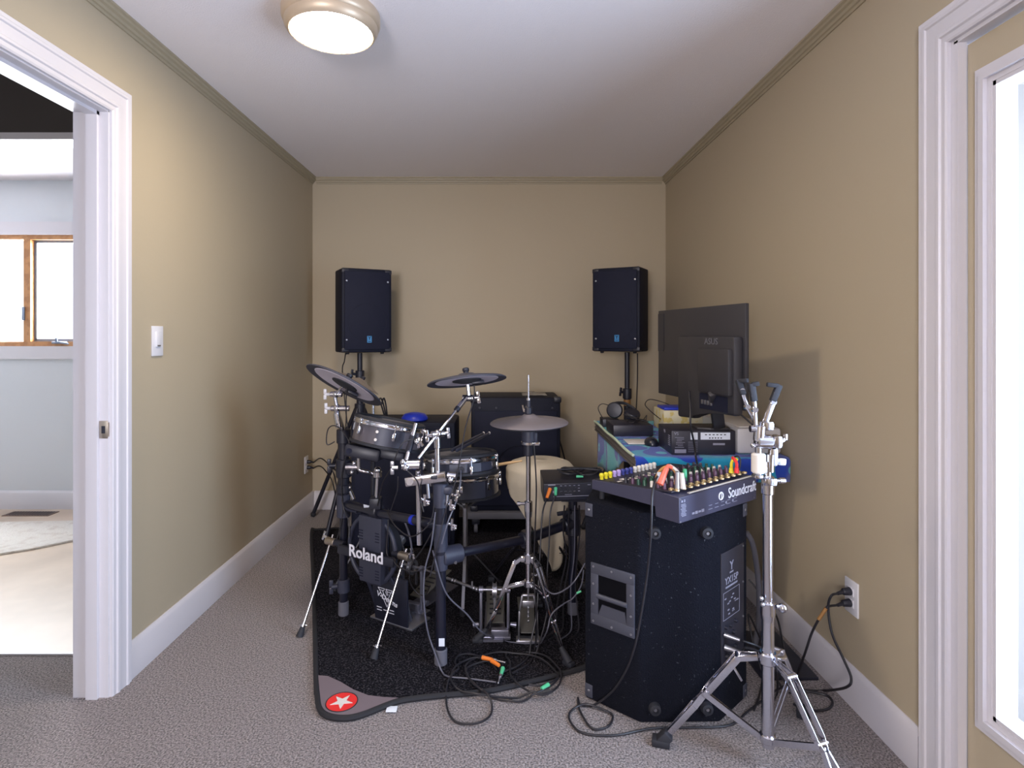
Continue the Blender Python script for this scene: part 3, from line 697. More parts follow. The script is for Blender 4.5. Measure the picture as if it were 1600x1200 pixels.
# left boom tower
YL = 2.585
b = B(); b.cyl(at(PL, .84), W(525.5, 641, YL), .0120, seg=18); b.cyl(W(530, 668, YL), W(526, 645, YL), .0155, seg=18, bev=.002); rpart('cymbal_tube', b, 'chrome')
q = W(527, 638, YL); b = B(); b.cyl(q+V((-.028, 0, 0)), q+V((.055, 0, 0)), .0125, seg=16, bev=.002); b.ball(q, .018, 12); c = rpart('boom_clamp', b, 'chrome'); wing('wing_nut', q+V((-.030, 0, 0)), (-1, 0, 0), c, 'outlet', 1.15)
b = B(); b.cyl(q, W(523, 618, YL), .0085, seg=12); rpart('boom_arm', b, 'steel')
q = W(525, 616, YL); b = B(); b.cyl(q+V((-.026, 0, 0)), q+V((.028, 0, 0)), .0125, seg=16, bev=.002); b.ball(q, .016, 12); b.cyl(q, W(537, 601, 2.51), .0062, seg=12); c = rpart('tilter', b, 'chrome'); wing('wing_nut', q+V((-.028, 0, 0)), (-1, 0, 0), c, 'outlet', 1.15)

# ------------------------------------------------------------------ pads and cymbals
def pad(cen, n, R, h, lugs, label, shell='drumshell', facets=None, badge=False, bottom=True, jack=None, nm='drum_pad'):
    n = V(n).normalized(); cen = V(cen); m = frame(cen, (1, 0, 0), n)
    t = thing(nm, cen-n*h/2, label, 'drum')
    so = B().lathe([(R-.014, -h/2), (R-.010, -h/2), (R-.006, -h/2+.004), (R-.006, h/2-.006), (R-.012, h/2)], m, facets or 56, caps=False)
    so.lathe([(0, -h/2+.002), (R-.012, -h/2+.002)], m, 40, caps=False)
    sh = so.build('shell', M[shell], t, sharp=15 if facets else 38)
    b = B(); b.torus(m @ Matrix.Translation((0, 0, h/2-.004)), R-.001, .0042, 64, 8); b.torus(m @ Matrix.Translation((0, 0, h/2-.018)), R, .0040, 64, 8)
    b.lathe([(R-.002, h/2-.019), (R+.0015, h/2-.019), (R+.0015, h/2-.003), (R-.002, h/2-.003)], m, 64, caps=False); b.build('hoop', M['chrome'], t)
    B().lathe([(R-.012, h/2), (R+.004, h/2), (R+.003, h/2+.008), (R-.006, h/2+.013), (R-.016, h/2+.010), (R-.018, h/2)], m, 64, caps=False).build('rim_cover', M['rubber'], t)
    B().lathe([(0, h/2+.002), (R-.012, h/2+.002)], m, 48, caps=False).build('head', M['head'], t)
    if bottom: B().lathe([(R-.016, -h/2-.004), (R+.004, -h/2-.004), (R+.005, -h/2+.006), (R-.006, -h/2+.008)], m, 64, caps=False).build('bottom_ring', M['rubber'], t)
    for k in range(lugs):
        a = 2*pi*(k+.5)/lugs+.35; mm = m @ Matrix.Rotation(a, 4, 'Z'); b = B()
        b.box((R+.004, 0, h/2-.048), (.013, .014, .034), mm, .004); b.cyl(mm @ V((R+.006, 0, h/2-.04)), mm @ V((R+.006, 0, h/2+.002)), .003, seg=8); b.box((R+.005, 0, h/2-.006), (.012, .018, .008), mm, .002)
        b.build('lug', M['chrome'], t)
    if badge:
        for a in (radians(-97),):
            for z in (.010, -.022): mm = m @ Matrix.Rotation(a, 4, 'Z'); B().cyl(mm @ V((R-.007, 0, z)), mm @ V((R-.002, 0, z)), .006, seg=12).build('screw', M['pale'], sh)
        B().lathe([(R-.0055, -h/2+.006), (R-.0035, -h/2+.006), (R-.0035, h/2-.022), (R-.0055, h/2-.022)], m, 20, radians(-98), radians(-52), caps=False).build('side_plate', M['joint'], sh)
    if jack is not None:
        mm = m @ Matrix.Rotation(jack, 4, 'Z'); b = B(); b.cyl(mm @ V((R-.01, 0, -h/2+.022)), mm @ V((R+.003, 0, -h/2+.022)), .011, seg=14); b.build('jack', M['black'], sh)
    return t, m
tA, mA = pad(W(606, 677, 2.45), (.19, .115, .975), .148, .098, 6, 'tilted electronic snare pad with chrome hoop, highest of the drums at left', 'shellgrey', badge=True)
b = B(); b.box((-.075, -.02, -.092), (.15, .11, .052), mA, .012); b.box((.04, 0, -.080), (.11, .12, .04), mA, .01); ub = b.build('mount_box', M['black'], tA)
b = B(); p = mA @ V((-.128, -.0765, -.094)); b.cyl(p, p+V((0, .006, 0)), .012, seg=14); b.build('jack_hole', M['grille'], ub)
tB, mB = pad(W(719, 722, 2.46), (-.035, .085, .99), .155, .066, 6, 'black faceted tom pad behind the chrome cymbal tube, two drumsticks on it', 'joint', facets=14, jack=radians(-85))
tC, mC = pad(W(727, 755, 2.80), (-.04, .06, .99), .166, .105, 8, 'deep black electronic snare drum below the faceted tom pad', 'drumshell', badge=True)
# stand carrying the rear snare
t = thing('snare_stand', (W(727, 755, 2.80).x, 2.80, .012), 'chrome stand holding the deep black snare under the tom pad', 'stand')
cx, cy = W(727, 755, 2.80).x, 2.80
B().cyl((cx, cy, .08), (cx, cy, .46), .012).build('tube', M['steel'], t)
for a in (30, 150, 270):
    d = V((cos(radians(a)), sin(radians(a)), 0)); B().bar((cx, cy, .44), V((cx, cy, .492))+d*.12, .012, .008, side=d.cross(Z3)).build('basket_arm', M['steel'], t)
    lg = B().bar(V((cx, cy, .26)), V((cx, cy, .03))+d*.20, .014, .006, side=d.cross(Z3)).build('leg', M['steel'], t)
    B().cyl(V((cx, cy, .012))+d*.20, V((cx, cy, .04))+d*.20, .012).build('rubber_foot', M['rubber'], lg)

def cymbal(cen, n, R, label, x=(1, 0, 0), dome=.010, top='padrubber', under='padunder', bell='rubber', nut=True, nm='cymbal_pad'):
    cen = V(cen); m = frame(cen, x, n); t = thing(nm, cen, label, 'cymbal')
    B().lathe([(0, .020), (.03, .019), (.045, .010), (R*.6, .004), (R*.94, -.006), (R, -.012), (R, -.016), (R*.95, -.016), (R*.80, -.008), (.03, -.002), (0, -.002)], m, 72).build('playing_surface', M[top], t)
    if under:
        B().lathe([(.052, -.0020), (.052, -.0075), (R*.78, -.0125), (R*.80, -.010)], m, 64, caps=False).build('underside_plate', M[under], t)
        B().lathe([(0, -.020), (.03, -.019), (.058, -.012), (.060, -.005), (0, -.003)], m, 40).build('sensor_box', M[bell], t)
    if nut: B().lathe([(0, .016), (.011, .016), (.011, .028), (.014, .030), (.014, .040), (.010, .043), (0, .043)], m, 20).build('wing_nut', M['black'], t)
    return t, m
tL, mL = cymbal(W(540, 598, 2.5), (.40, .37, .84), .178, 'steeply tilted cymbal pad with pale underside at the far left')
b = B(); b.box((.045, .03, -.022), (.06, .045, .016), mL @ Matrix.Rotation(.4, 4, 'Z'), .005); b.build('jack_box', M['black'], tL)
tR, mR = cymbal(W(729, 591, 2.35), (-.11, .20, .97), .162, 'dark cymbal pad with pale underside on the boom arm above the toms')
b = B(); b.box((.045, .02, -.020), (.05, .04, .014), mR, .004); b.build('jack_box', M['black'], tR)
c2 = W(564, 597, 2.85)
tS = thing('cymbal', c2, 'small brown cymbal partly hidden behind the steeply tilted cymbal pad', 'cymbal')
mS = frame(c2, (1, 0, 0), (.50, .16, .85)); R = .105
B().lathe([(0, .016), (.02, .015), (.032, .006), (R*.7, .001), (R, -.008), (R, -.010), (R*.7, -.002), (0, .000)], mS, 56).build('plate', M['brown'], tS)
B().lathe([(0, .012), (.010, .012), (.010, .030), (0, .032)], mS, 16).build('wing_nut', M['black'], tS)
st2 = thing('cymbal_stand', (W(583, 690, 2.86).x, 2.86, .012), 'straight stand carrying the small brown cymbal behind the left pads', 'stand')
qx = W(583, 690, 2.86).x
b = B(); b.cyl((qx, 2.86, .75), (qx, 2.86, .93), .007, seg=12); b.cyl((qx, 2.86, .93), c2+V((.0, .0, -.004)), .005, seg=10); b.build('rod', M['chrome'], st2)
B().cyl((qx, 2.86, .12), (qx, 2.86, .78), .0115, seg=14).build('tube', M['black'], st2)
B().cyl((qx, 2.86, .74), (qx, 2.86, .80), .018, seg=14, bev=.002).build('collar', M['black'], st2)
for a in (60, 180, 300):
    d = V((cos(radians(a)), sin(radians(a)), 0)); lg = B().bar((qx, 2.86, .38), V((qx, 2.86, .03))+d*.19, .016, .006, side=d.cross(Z3)).build('leg', M['steel'], st2)
    B().cyl(V((qx, 2.86, .012))+d*.19, V((qx, 2.86, .045))+d*.19, .012).build('rubber_foot', M['rubber'], lg)

# drumsticks
def stick(p0, p1, label, tip=True, grp=None):
    p0, p1 = V(p0), V(p1); L_ = (p1-p0).length; m = axis_frame(p0, p1-p0)
    b = B(); b.lathe([(0, 0), (.006, .001), (.0072, .006), (.0072, L_*.72), (.004, L_-.016), (.003, L_-.012), (.0052, L_-.006), (.004, L_-.001), (0, L_)], m, 14)
    o = b.build('drumstick', M['stick' if tip else 'joint'])
    if not tip: B().ball(p1, .0062, 10).build('tip', M['pale'], o)
    return tag(o, label, 'drumstick', grp)
zt = .066/2+.0075+.015
stick(mB @ V((-.03, -.05, zt)), mB @ V((.11, .12, zt+.004))+V((-.015, .12, .03)), 'dark drumstick with a pale tip over the faceted tom pad, left of two', False)
stick(mB @ V((-.01, -.06, zt)), mB @ V((.13, .115, zt+.004))+V((-.008, .12, .03)), 'dark drumstick with a pale tip over the faceted tom pad, right of two', False)
q = mC @ V((.06, -.02, .105/2+.0205))
stick(q, W(816, 720, 2.72), 'tan drumstick on the deep snare, its end reaching over the throne')

# ------------------------------------------------------------------ kick pad
kc = V((-.552, 2.49, .355)); ku = V((.86, -.51, 0)).normalized(); kn = V((-.51, -.86, 0)).normalized()
mk = Matrix.Identity(4)
for i, a in enumerate((ku, -kn, Z3)):
    for j in range(3): mk[j][i] = a[j]
mk.translation = kc     # local x right, y away from camera, z up
K = thing('kick_drum_pad', (kc.x, kc.y, .012), 'electronic kick drum tower with a round hoop and two chrome spurs', 'drum')
B().torus(mk @ Matrix.Rotation(pi/2, 4, 'X'), .143, .0105, 64, 10, sx=.92).build('hoop', M['joint'], K)
p = B().prism([(-.062, -.135), (.062, -.135), (.066, .15), (-.066, .15)], .055, mk @ Matrix.Rotation(pi/2, 4, 'X') @ Matrix.Translation((.015, 0, -.022)), bev=.008).build('centre_panel', M['joint'], K)
for sx_ in (-.033, .059):
    for z0_ in (.085, -.075):
        for k in range(4): B().box((sx_, -.0335, z0_-k*.012), (.022, .002, .004), mk).build('vent_slot', M['grille'], p)
B().box((.008, -.048, -.012), (.32, .022, .040), mk, .008).build('bracket', M['black'], K)
mt = mk @ Matrix.Translation((.020, -.0605, -.002)) @ Matrix.Rotation(pi/2, 4, 'X')
B().text('Roland', .070, mt, .0015, sx=1.0, bold=.0010).build('lettering', M['print'], K)
B().lathe([(0, 0), (.095, 0), (.095, .05), (0, .05)], mk @ Matrix.Translation((0, .085, .0)) @ Matrix.Rotation(pi/2, 4, 'X'), 40).build('drum_head_housing', M['rubber'], K)
B().box((.03, .09, -.235), (.10, .04, .20), mk, .006).build('tower', M['black'], K)
pf = B().prism([(-.085, -.338), (.100, -.338), (.112, -.12), (-.090, -.12)], .010, mk @ Matrix.Translation((.045, .042, 0)) @ Matrix.Rotation(radians(5), 4, 'X') @ Matrix.Rotation(pi/2, 4, 'X'), bev=.002)
pfo = pf.build('front_plate', M['black'], K)
mv = mk @ Matrix.Translation((.045, .042, 0)) @ Matrix.Rotation(radians(5), 4, 'X') @ Matrix.Rotation(pi/2, 4, 'X') @ Matrix.Translation((-.004, -.220, .0115))
b = B()
def seg2(a, c, w_=.0022):
    a, c = V((*a, 0)), V((*c, 0)); b.bar(mv @ a, mv @ c, w_, .001, side=(mv.to_3x3() @ (c-a).cross(Z3)))
for o, s in ((0, 1), (.044, .9)):
    P = [(-.05+o, .036), (-.012+o, .036), (-.018+o, .026), (-.042+o, .026)]
    for a, c in zip(P, P[1:]+P[:1]): seg2(a, c)
seg2((-.042, .026), (-.004, -.045)); seg2((-.026, .026), (-.002, -.022)); seg2((-.004, -.045), (.036, .030)); seg2((-.008, .026), (.0, .008)); seg2((-.002, -.022), (.022, .026)); seg2((.0, .026), (.006, .010))
b.text('V-Drums', .032, mv @ Matrix.Translation((0, -.008, .001)) @ Matrix.Rotation(radians(-16), 4, 'Z'), .0006, bold=.0006)
for x, z in ((-.05, -.055), (-.05, -.068), (-.012, -.062), (.02, -.055), (.02, -.068)): b.box((x, z, 0), (.028, .003, .001), mv)
b.build('printed_logo', M['print'], pfo)
B().box((.05, .125, -.337), (.24, .13, .010), mk, .003).build('base_plate', M['steel'], K)
for s in (-1, 1):
    b = B(); b.bar(mk @ V((s*.07, .02, -.10)), mk @ V((s*.10, .14, -.335)), .018, .006, side=mk.to_3x3() @ V((1, 0, 0))); b.build('stay', M['joint'], K)
for px, py, yy, foot in ((517, 846, 2.60, F(468, 995, 0.0)), (632, 869, 2.395, F(584, 1029, .012))):
    q = W(px, py, yy); s = -1 if px < 560 else 1
    b = B(); b.cyl(q-ku*.028, q+ku*.028, .017, seg=16, bev=.003); c = b.build('spur_clamp', M['nickel'], K)
    b = B(); b.cyl(q-ku*s*.015, q-ku*s*.085 if s < 0 else q-ku*.06, .015, seg=14); b.build('spur_bracket', M['black'], K)
    wing('wing_nut', q+ku*s*.025+Z3*.012, (ku*s+Z3*.4), c, 'chrome', 1.1)
    top = q+(q-foot).normalized()*.03; dirn = (foot-q).normalized()
    lg = B().cyl(top, foot-dirn*.02, .0055, seg=12).build('spur', M['chrome'], K)
    z = foot.z
    b = B(); b.cyl(foot+V((0, 0, 0.0)), foot-dirn*.040, .0165, .0095, seg=16); b.build('rubber_foot', M['rubber'], lg)
    b = B(); b.cyl(foot-dirn*.040, foot-dirn*.050, .011, seg=14); b.box(foot-dirn*.045, (.035, .008, .006), bev=.002); b.build('foot_collar', M['chrome'], lg)

# ------------------------------------------------------------------ double bass pedal
DP = thing('double_bass_pedal', (-.1, 2.5, .012), 'silver double bass drum pedal, its drive shaft running behind the front post', 'pedal')
def pedal_unit(o, ang, beater):
    m = Matrix.Translation((o[0], o[1], .012)) @ Matrix.Rotation(ang, 4, 'Z')
    for x in (-.057, .057):
        b = B(); b.box((x, .02, .105), (.013, .020, .19), m, .005); b.cyl(m @ V((x-.009, .02, .200)), m @ V((x+.009, .02, .200)), .014, seg=14); b.build('upright', M['pedal'], DP)
    b = B(); b.box((0, .015, .010), (.135, .050, .014), m, .004); b.prism([(-.05, -.025), (.035, -.025), (.045, 0), (-.05, 0)], .010, m, .003); b.build('base_frame', M['pedal'], DP)
    b = B(); b.box((.022, .004, .030), (.075, .030, .030), m, .004); b.build('hoop_clamp', M['pedal'], DP)
    fb = B(); mm = m @ Matrix.Translation((0, .045, .045)) @ Matrix.Rotation(radians(14), 4, 'X'); fb.prism([(-.034, 0), (.038, 0), (.048, .23), (-.040, .23)], .007, mm, bev=.002); fo = fb.build('footboard', M['pedalboard'], DP)
    b = B()
    for k in range(6): b.box((.002, .05+k*.03, .0085), (.05, .006, .003), mm)
    b.build('grip_rib', M['rubber'], fo)
    B().prism([(-.045, .0), (.045, .0), (.045, .30), (-.045, .30)], .006, m @ Matrix.Translation((0, .03, .002)), bev=.002).build('floor_plate', M['pedal'], DP)
    B().cyl(m @ V((-.06, .02, .200)), m @ V((.06, .02, .200)), .0065, seg=12).build('axle', M['steel'], DP)
    b = B(); b.lathe([(.020, -.009), (.034, -.009), (.034, -.006), (.028, -.005), (.028, .005), (.034, .006), (.034, .009), (.020, .009)], m @ Matrix.Translation((.0, .02, .196)) @ Matrix.Rotation(pi/2, 4, 'Y'), 30, caps=False); b.build('cam', M['steel'], DP)
    b = B(); b.box((0, .050, .15), (.010, .006, .09), m); b.build('chain', M['steel'], DP)
    for s in (-1, 1): b = B(); b.cyl(m @ V((s*.066, .02, .055)), m @ V((s*.090, .02, .052)), .008, .011, seg=12); b.build('spring_knob', M['pedal'], DP)
    if beater:
        b = B(); b.cyl(m @ V((-.01, .015, .20)), m @ V((-.01, -.045, .33)), .004, seg=8); b.cyl(m @ V((-.01, -.075, .325)), m @ V((-.01, -.035, .345)), .022, seg=14, bev=.004); b.build('beater', M['steel'], DP)
    return m
m2 = pedal_unit((-.022, 2.395), 0, False)
kp = kc-kn*.20; m1 = pedal_unit((kp.x+.035, kp.y-.02), math.atan2(ku.y, ku.x), True)
p0 = m1 @ V((.068, .02, .200)); p1 = m2 @ V((-.070, .02, .200))
b = B(); b.cyl(p0, p1, .0042, seg=10); b.cyl(p0.lerp(p1, .45), p1, .0062, seg=10)
for f in (.03, .55, .60, .93, .98): q = p0.lerp(p1, f); b.ball(q, .009, 10)
b.cyl(p0.lerp(p1, .9)+V((0, 0, .0)), p0.lerp(p1, .9)+V((0, 0, .025)), .004, seg=8)
b.build('drive_shaft', M['steel'], DP)
# pale side wedge beside the kick tower
B().prism([(0, 0), (.07, 0), (.045, .10), (.015, .16), (0, .16)], .010, frame(F(622, 968, .018), (.9, -.25, 0), V((.9, -.25, 0)).cross(Z3)), bev=.003).build('heel_frame', M['pedal'], DP)
B().prism([(0, 0), (.09, -.01), (.125, .045), (.03, .085)], .006, Matrix.Translation(F(628, 962, .012)), bev=.002).build('floor_plate', M['steel'], DP)

# ------------------------------------------------------------------ hi-hat
hx, hy = .117, 2.36
H = thing('hi_hat_stand', (hx, hy, .012), 'chrome double-braced hi-hat stand with tripod legs and a pedal', 'stand')
HC = thing('hi_hat_cymbal', (hx, hy, .93), 'grey-brown hi-hat cymbal pad threaded on the hi-hat stand rod', 'cymbal')
mh = frame((hx+.003, hy, .930), (1, 0, 0), (-.02, -.02, 1)); R = .160
B().lathe([(0, .026), (.020, .025), (.032, .018), (.040, .012), (R*.6, .004), (R*.95, -.004), (R, -.010), (R, -.013), (R*.9, -.016), (R*.5, -.022), (.03, -.024), (0, -.024)], mh, 72).build('playing_surface', M['hihat'], HC)
B().lathe([(.05, -.0225), (R*.5, -.0225), (R*.9, -.0165), (R*.88, -.022), (.05, -.032)], mh, 64).build('lower_edge', M['rubber'], HC)
b = B(); b.cyl((hx, hy, .955), (hx, hy, .985), .016, seg=16, bev=.003); b.cyl((hx, hy, .985), (hx, hy, 1.012), .010, seg=12); cl = b.build('clutch', M['black'], HC)
b = B(); b.cyl((hx, hy, .996), (hx, hy, 1.020), .0085, seg=12); b.bar((hx-.018, hy, .966), (hx-.006, hy, .99), .006, .008); b.bar((hx-.024, hy, .992), (hx-.018, hy, .964), .006, .006); b.build('clutch_screw', M['chrome'], cl)
B().cyl((hx, hy, .30), (hx, hy, 1.115), .0032, seg=10).build('pull_rod', M['chrome'], H)
b = B(); b.cyl((hx+.002, hy, .838), (hx+.002, hy, .900), .030, seg=28, bev=.004); b.box((hx+.022, hy-.002, .862), (.030, .036, .045), bev=.008); sn = b.build('position_sensor', M['joint'], H)
b = B(); b.lathe([(.0305, 0), (.0325, .001), (.0325, .011), (.0305, .012)], Matrix.Translation((hx+.002, hy, .832)), 32, caps=False); b.box((hx+.030, hy-.02, .838), (.03, .02, .012), bev=.002); b.build('silver_ring', M['chrome'], sn)
B().cyl((hx, hy, .785), (hx, hy, .835), .020, seg=18, bev=.003).build('seat_cup', M['black'], H)
B().cyl((hx, hy, .56), (hx, hy, .79), .0095, seg=20).build('upper_tube', M['chrome'], H)
b = B(); b.cyl((hx, hy, .555), (hx, hy, .600), .0165, seg=20, bev=.003); b.cyl((hx, hy, .535), (hx, hy, .560), .014, .0165, seg=18); c = b.build('height_collar', M['chrome'], H)
b = B(); b.cyl((hx-.015, hy-.004, .590), (hx-.040, hy-.006, .590), .0065, seg=12); b.cyl((hx-.034, hy-.006, .590), (hx-.046, hy-.006, .590), .010, seg=12); b.build('memory_knob', M['chrome'], c)
B().cyl((hx, hy, .26), (hx, hy, .545), .0118, seg=20).build('lower_tube', M['chrome'], H)
hub = V((hx, hy, .365)); b = B(); b.cyl(hub-Z3*.02, hub+Z3*.02, .020, seg=18, bev=.003)
for a in (0, 120, 240): d = V((cos(radians(a+200)), sin(radians(a+200)), 0)); b.box(hub+d*.024, (.02, .02, .026), bev=.004)
b.build('leg_hub', M['chrome'], H)
lh = V((hx, hy, .262)); b = B(); b.cyl(lh-Z3*.013, lh+Z3*.013, .020, seg=18, bev=.003); b.ball(lh+V((.012, -.02, -.005)), .009, 10); b.build('brace_hub', M['chrome'], H)
for foot in (F(746, 1003, .012), F(889, 1040, .012), V((.19, 2.70, .012))):
    d = V((foot.x-hx, foot.y-hy, 0)).normalized(); s = d.cross(Z3); p0 = hub+d*.030; p1 = foot-d*.035+Z3*.045
    kn_ = p0.lerp(p1, .10)+Z3*.010+d*.012
    b = B()
    for sg in (-1, 1):
        a, c, e = kn_+s*.010*sg, p0.lerp(p1, .72)+s*.010*sg, p1+s*.003*sg
        b.bar(p0+s*.008*sg, a, .005, .014, side=s); b.bar(a, c, .0035, .016, side=s, bev=.001); b.bar(c, e, .0035, .013, side=s, bev=.001)
    for f in (.42, .70): q = p0.lerp(p1, f); b.cyl(q-s*.015, q+s*.015, .006, seg=10)
    lg = b.build('leg', M['chrome'], H)
    b = B(); f = axis_frame(foot+Z3*.0, V((0, 0, 1))); b.prism([(-.024, -.015), (.020, -.015), (.020, .015), (-.024, .015)], .018, frame(foot, d, Z3), bev=.005); b.cyl(foot+Z3*.012+d*.0, p1+(p0-p1).normalized()*.012, .017, .010, seg=14); b.build('rubber_foot', M['rubber'], lg)
    b = B(); q = p0.lerp(p1, .40)
    for sg in (-1, 1): b.bar(lh+d*.018+s*.007*sg, q+s*.007*sg, .003, .014, side=s, bev=.001)
    b.build('brace', M['chrome'], H)
fr = [V((-.040, 0, .0)), V((-.036, .0, .12)), V((-.024, 0, .185)), V((.024, 0, .185)), V((.036, 0, .12)), V((.040, 0, .0))]
mf = Matrix.Translation((hx, 2.375, .022))
b = B()
for a, c in zip(fr, fr[1:]): b.bar(mf @ a, mf @ c, .016, .008, side=(0, 1, 0), bev=.002)
b.box((hx, 2.375, .172), (.05, .02, .03), bev=.004); b.build('frame', M['steel'], H)
B().box((hx, 2.385, .018), (.100, .045, .012), bev=.003).build('base_plate', M['steel'], H)
B().prism([(-.03, 0), (.03, 0), (.038, .24), (-.038, .24)], .006, Matrix.Translation((hx, 2.40, .035)) @ Matrix.Rotation(radians(10), 4, 'X'), bev=.002).build('footboard', M['pedalboard'], H)
b = B(); b.cyl((hx, 2.37, .12), (hx, 2.37, .27), .0045, seg=10)
for k in range(4): b.ball((hx, 2.365, .105+.018*k), .0055, 8)
b.build('chain', M['steel'], H)
# ------------------------------------------------------------------ big powered speaker
P = [F(914, 1089), F(1000, 1130), F(1125, 1129), F(1167, 1089)]
P = [V((p.x, p.y, 0)) for p in P]; P5, P6 = V((.868, 2.20, 0)), V((.352, 2.20, 0))
HS = .694
SP = thing('powered_speaker', (.59, 2.02, 0), 'large black carpeted powered speaker on the floor carrying the mixer', 'speaker')
B().prism([(p.x, p.y) for p in (*P, P5, P6)], HS, bev=.008).build('cabinet', M['fuzz'], SP, sharp=25)
def face(a, c):
    u = (c-a).normalized(); n = V((u.y, -u.x, 0)); m = Matrix.Identity(4)
    for i, q in enumerate((u, Z3, n)):
        for j in range(3): m[j][i] = q[j]
    m.translation = a; return m, (c-a).length      # local x along, y up, z outward
fA, wA = face(P[0], P[1]); fB, wB = face(P[1], P[2]); fC, wC = face(P[2], P[3])
# handle on the left facet
hx0, hx1, hz0, hz1 = .026, wA-.018, .272, .485
b = B(); cxh, czh, ww, hh = (hx0+hx1)/2, (hz0+hz1)/2, hx1-hx0, hz1-hz0
for (x, y, sx_, sy_) in ((cxh, hz0+.019, ww, .038), (cxh, hz1-.019, ww, .038), (hx0+.015, czh, .030, hh-.07), (hx1-.015, czh, .030, hh-.07)): b.box((x, y, .002), (sx_, sy_, .007), fA, .002)
hd = b.build('handle_plate', M['panel'], SP)
b = B(); b.box((cxh, czh, .0008), (ww-.056, hh-.072, .001), fA); b.build('handle_shade', M['shade'], hd)  # flat near-black sheet paints the shade inside the handle; no recess is cut
b = B(); b.cyl(fA @ V((hx0+.026, czh-.004, .004)), fA @ V((hx1-.026, czh-.004, .004)), .0085, seg=14); b.prism([(hx0+.03, hz0+.038), (hx1-.03, hz0+.038), (hx1-.036, czh-.03), (hx0+.045, czh-.03)], .003, fA, z0=.001); b.build('grip', M['panel'], hd)
b = B()
for x in (hx0+.012, cxh, hx1-.012):
    for y in (hz0+.012, hz1-.012): b.cyl(fA @ V((x, y, .005)), fA @ V((x, y, .0075)), .004, seg=10)
for x in (hx0+.012, hx1-.012):
    for y in (czh-.035, czh+.035): b.cyl(fA @ V((x, y, .005)), fA @ V((x, y, .0075)), .004, seg=10)
b.build('screw', M['steel'], hd)
# rubber feet on the middle facet
for fx in (.18, .83):
    for z in (.050, .628):
        f = B().lathe([(0, 0), (.021, 0), (.018, .016), (.010, .018), (.009, .012), (0, .012)], fB @ Matrix.Translation((wB*fx, z, -.001)), 24).build('rubber_foot', M['rubber'], SP)
        B().lathe([(0, .012), (.006, .012), (.005, .015), (0, .015)], fB @ Matrix.Translation((wB*fx, z, -.001)), 12).build('screw', M['steel'], f)
for (mm, x, z) in ((fA, .016, .665), (fA, .016, .03), (fC, wC-.016, .665), (fC, wC-.016, .03)):
    g = B().box((x, z, 0), (.030, .045, .004), mm, .0015).build('corner_plate', M['panel'], SP)
    B().lathe([(0, 0), (.005, 0), (0, .003)], mm @ Matrix.Translation((x, z, .002)), 10).build('screw', M['steel'], g)
# amplifier panel on the right facet
px0, px1, pz0, pz1 = .004, wC-.055, .175, .555
pn = B().box(((px0+px1)/2+.012, (pz0+pz1)/2, .001), (px1-px0+.024, pz1-pz0, .005), fC, .001).build('control_panel', M['mixtop'], SP)
xm = (px0+px1)/2
for z in (pz0+.01, .30, .42, pz1-.01): B().cyl(fC @ V((px1+.016, z, .003)), fC @ V((px1+.016, z, .006)), .0035, seg=8).build('screw', M['steel'], pn)
b = B(); tf = lambda x, y: fC @ Matrix.Translation((x, y, .0045))
b.text('Y', .040, tf(xm, .500), .0004, bold=.001); b.box((xm, .479, .004), (.026, .005, .001), fC); b.text('YX15P', .032, tf(xm, .455), .0004, bold=.0006, sx=1.05); b.box((xm, .435, .004), (.085, .006, .001), fC)
for z in (.330, .420): b.box((xm, z, .004), (.118, .0014, .001), fC)
for x in (xm-.058, xm+.058): b.box((x, .375, .004), (.0014, .09, .001), fC)
random.seed(3)
for k in range(14): b.box((xm-.045+random.random()*.09, .340+random.random()*.07, .004), (.012, .004, .001), fC)
b.build('printed_legend', M['greyprint'], pn)
for k, (x, z, r) in enumerate(((.03, .305, .007), (.065, .300, .007), (.10, .305, .007), (.04, .275, .008), (.085, .272, .008), (.04, .205, .012), (.10, .215, .012))):
    B().lathe([(0, 0), (r, 0), (r*.8, .010), (0, .012)], fC @ Matrix.Translation((x, z, .003)), 14).build('control_knob', M['black'], pn)
def plug(p, d, L_, r, m, name, par, shank=True):
    p, d = V(p), V(d).normalized(); o = B().cyl(p, p+d*L_, r*.95, r*.75, seg=12, bev=.001).build(name, M[m], par)
    return o
j1, j2 = fC @ V((.020, .285, .008)), fC @ V((.022, .243, .008)); dC = (fC.to_3x3() @ V((.35, -.15, 1))).normalized()
ps = thing('speaker_cable', j1, 'black cable pair plugged into the side panel of the big speaker', 'cable')
b = B().tube([j1+dC*.05, W(1162, 1002, 1.86), W(1185, 1010, 1.86), W(1197, 1020, 1.90), W(1210, 1035, 1.95), F(1215, 1080, .01), F(1205, 1100, .008)], .0035); b.build('cord', M['cable'], ps)
b = B().tube([j2+dC*.05, W(1165, 1012, 1.85), W(1190, 1020, 1.88), W(1200, 1034, 1.92), F(1222, 1075, .01), F(1235, 1083, .008)], .0035); b.build('cord', M['cable'], ps)
plug(j1-dC*.004, dC, .05, .008, 'steel', 'plug', ps); plug(j2-dC*.004, dC, .06, .010, 'steel', 'plug', ps)

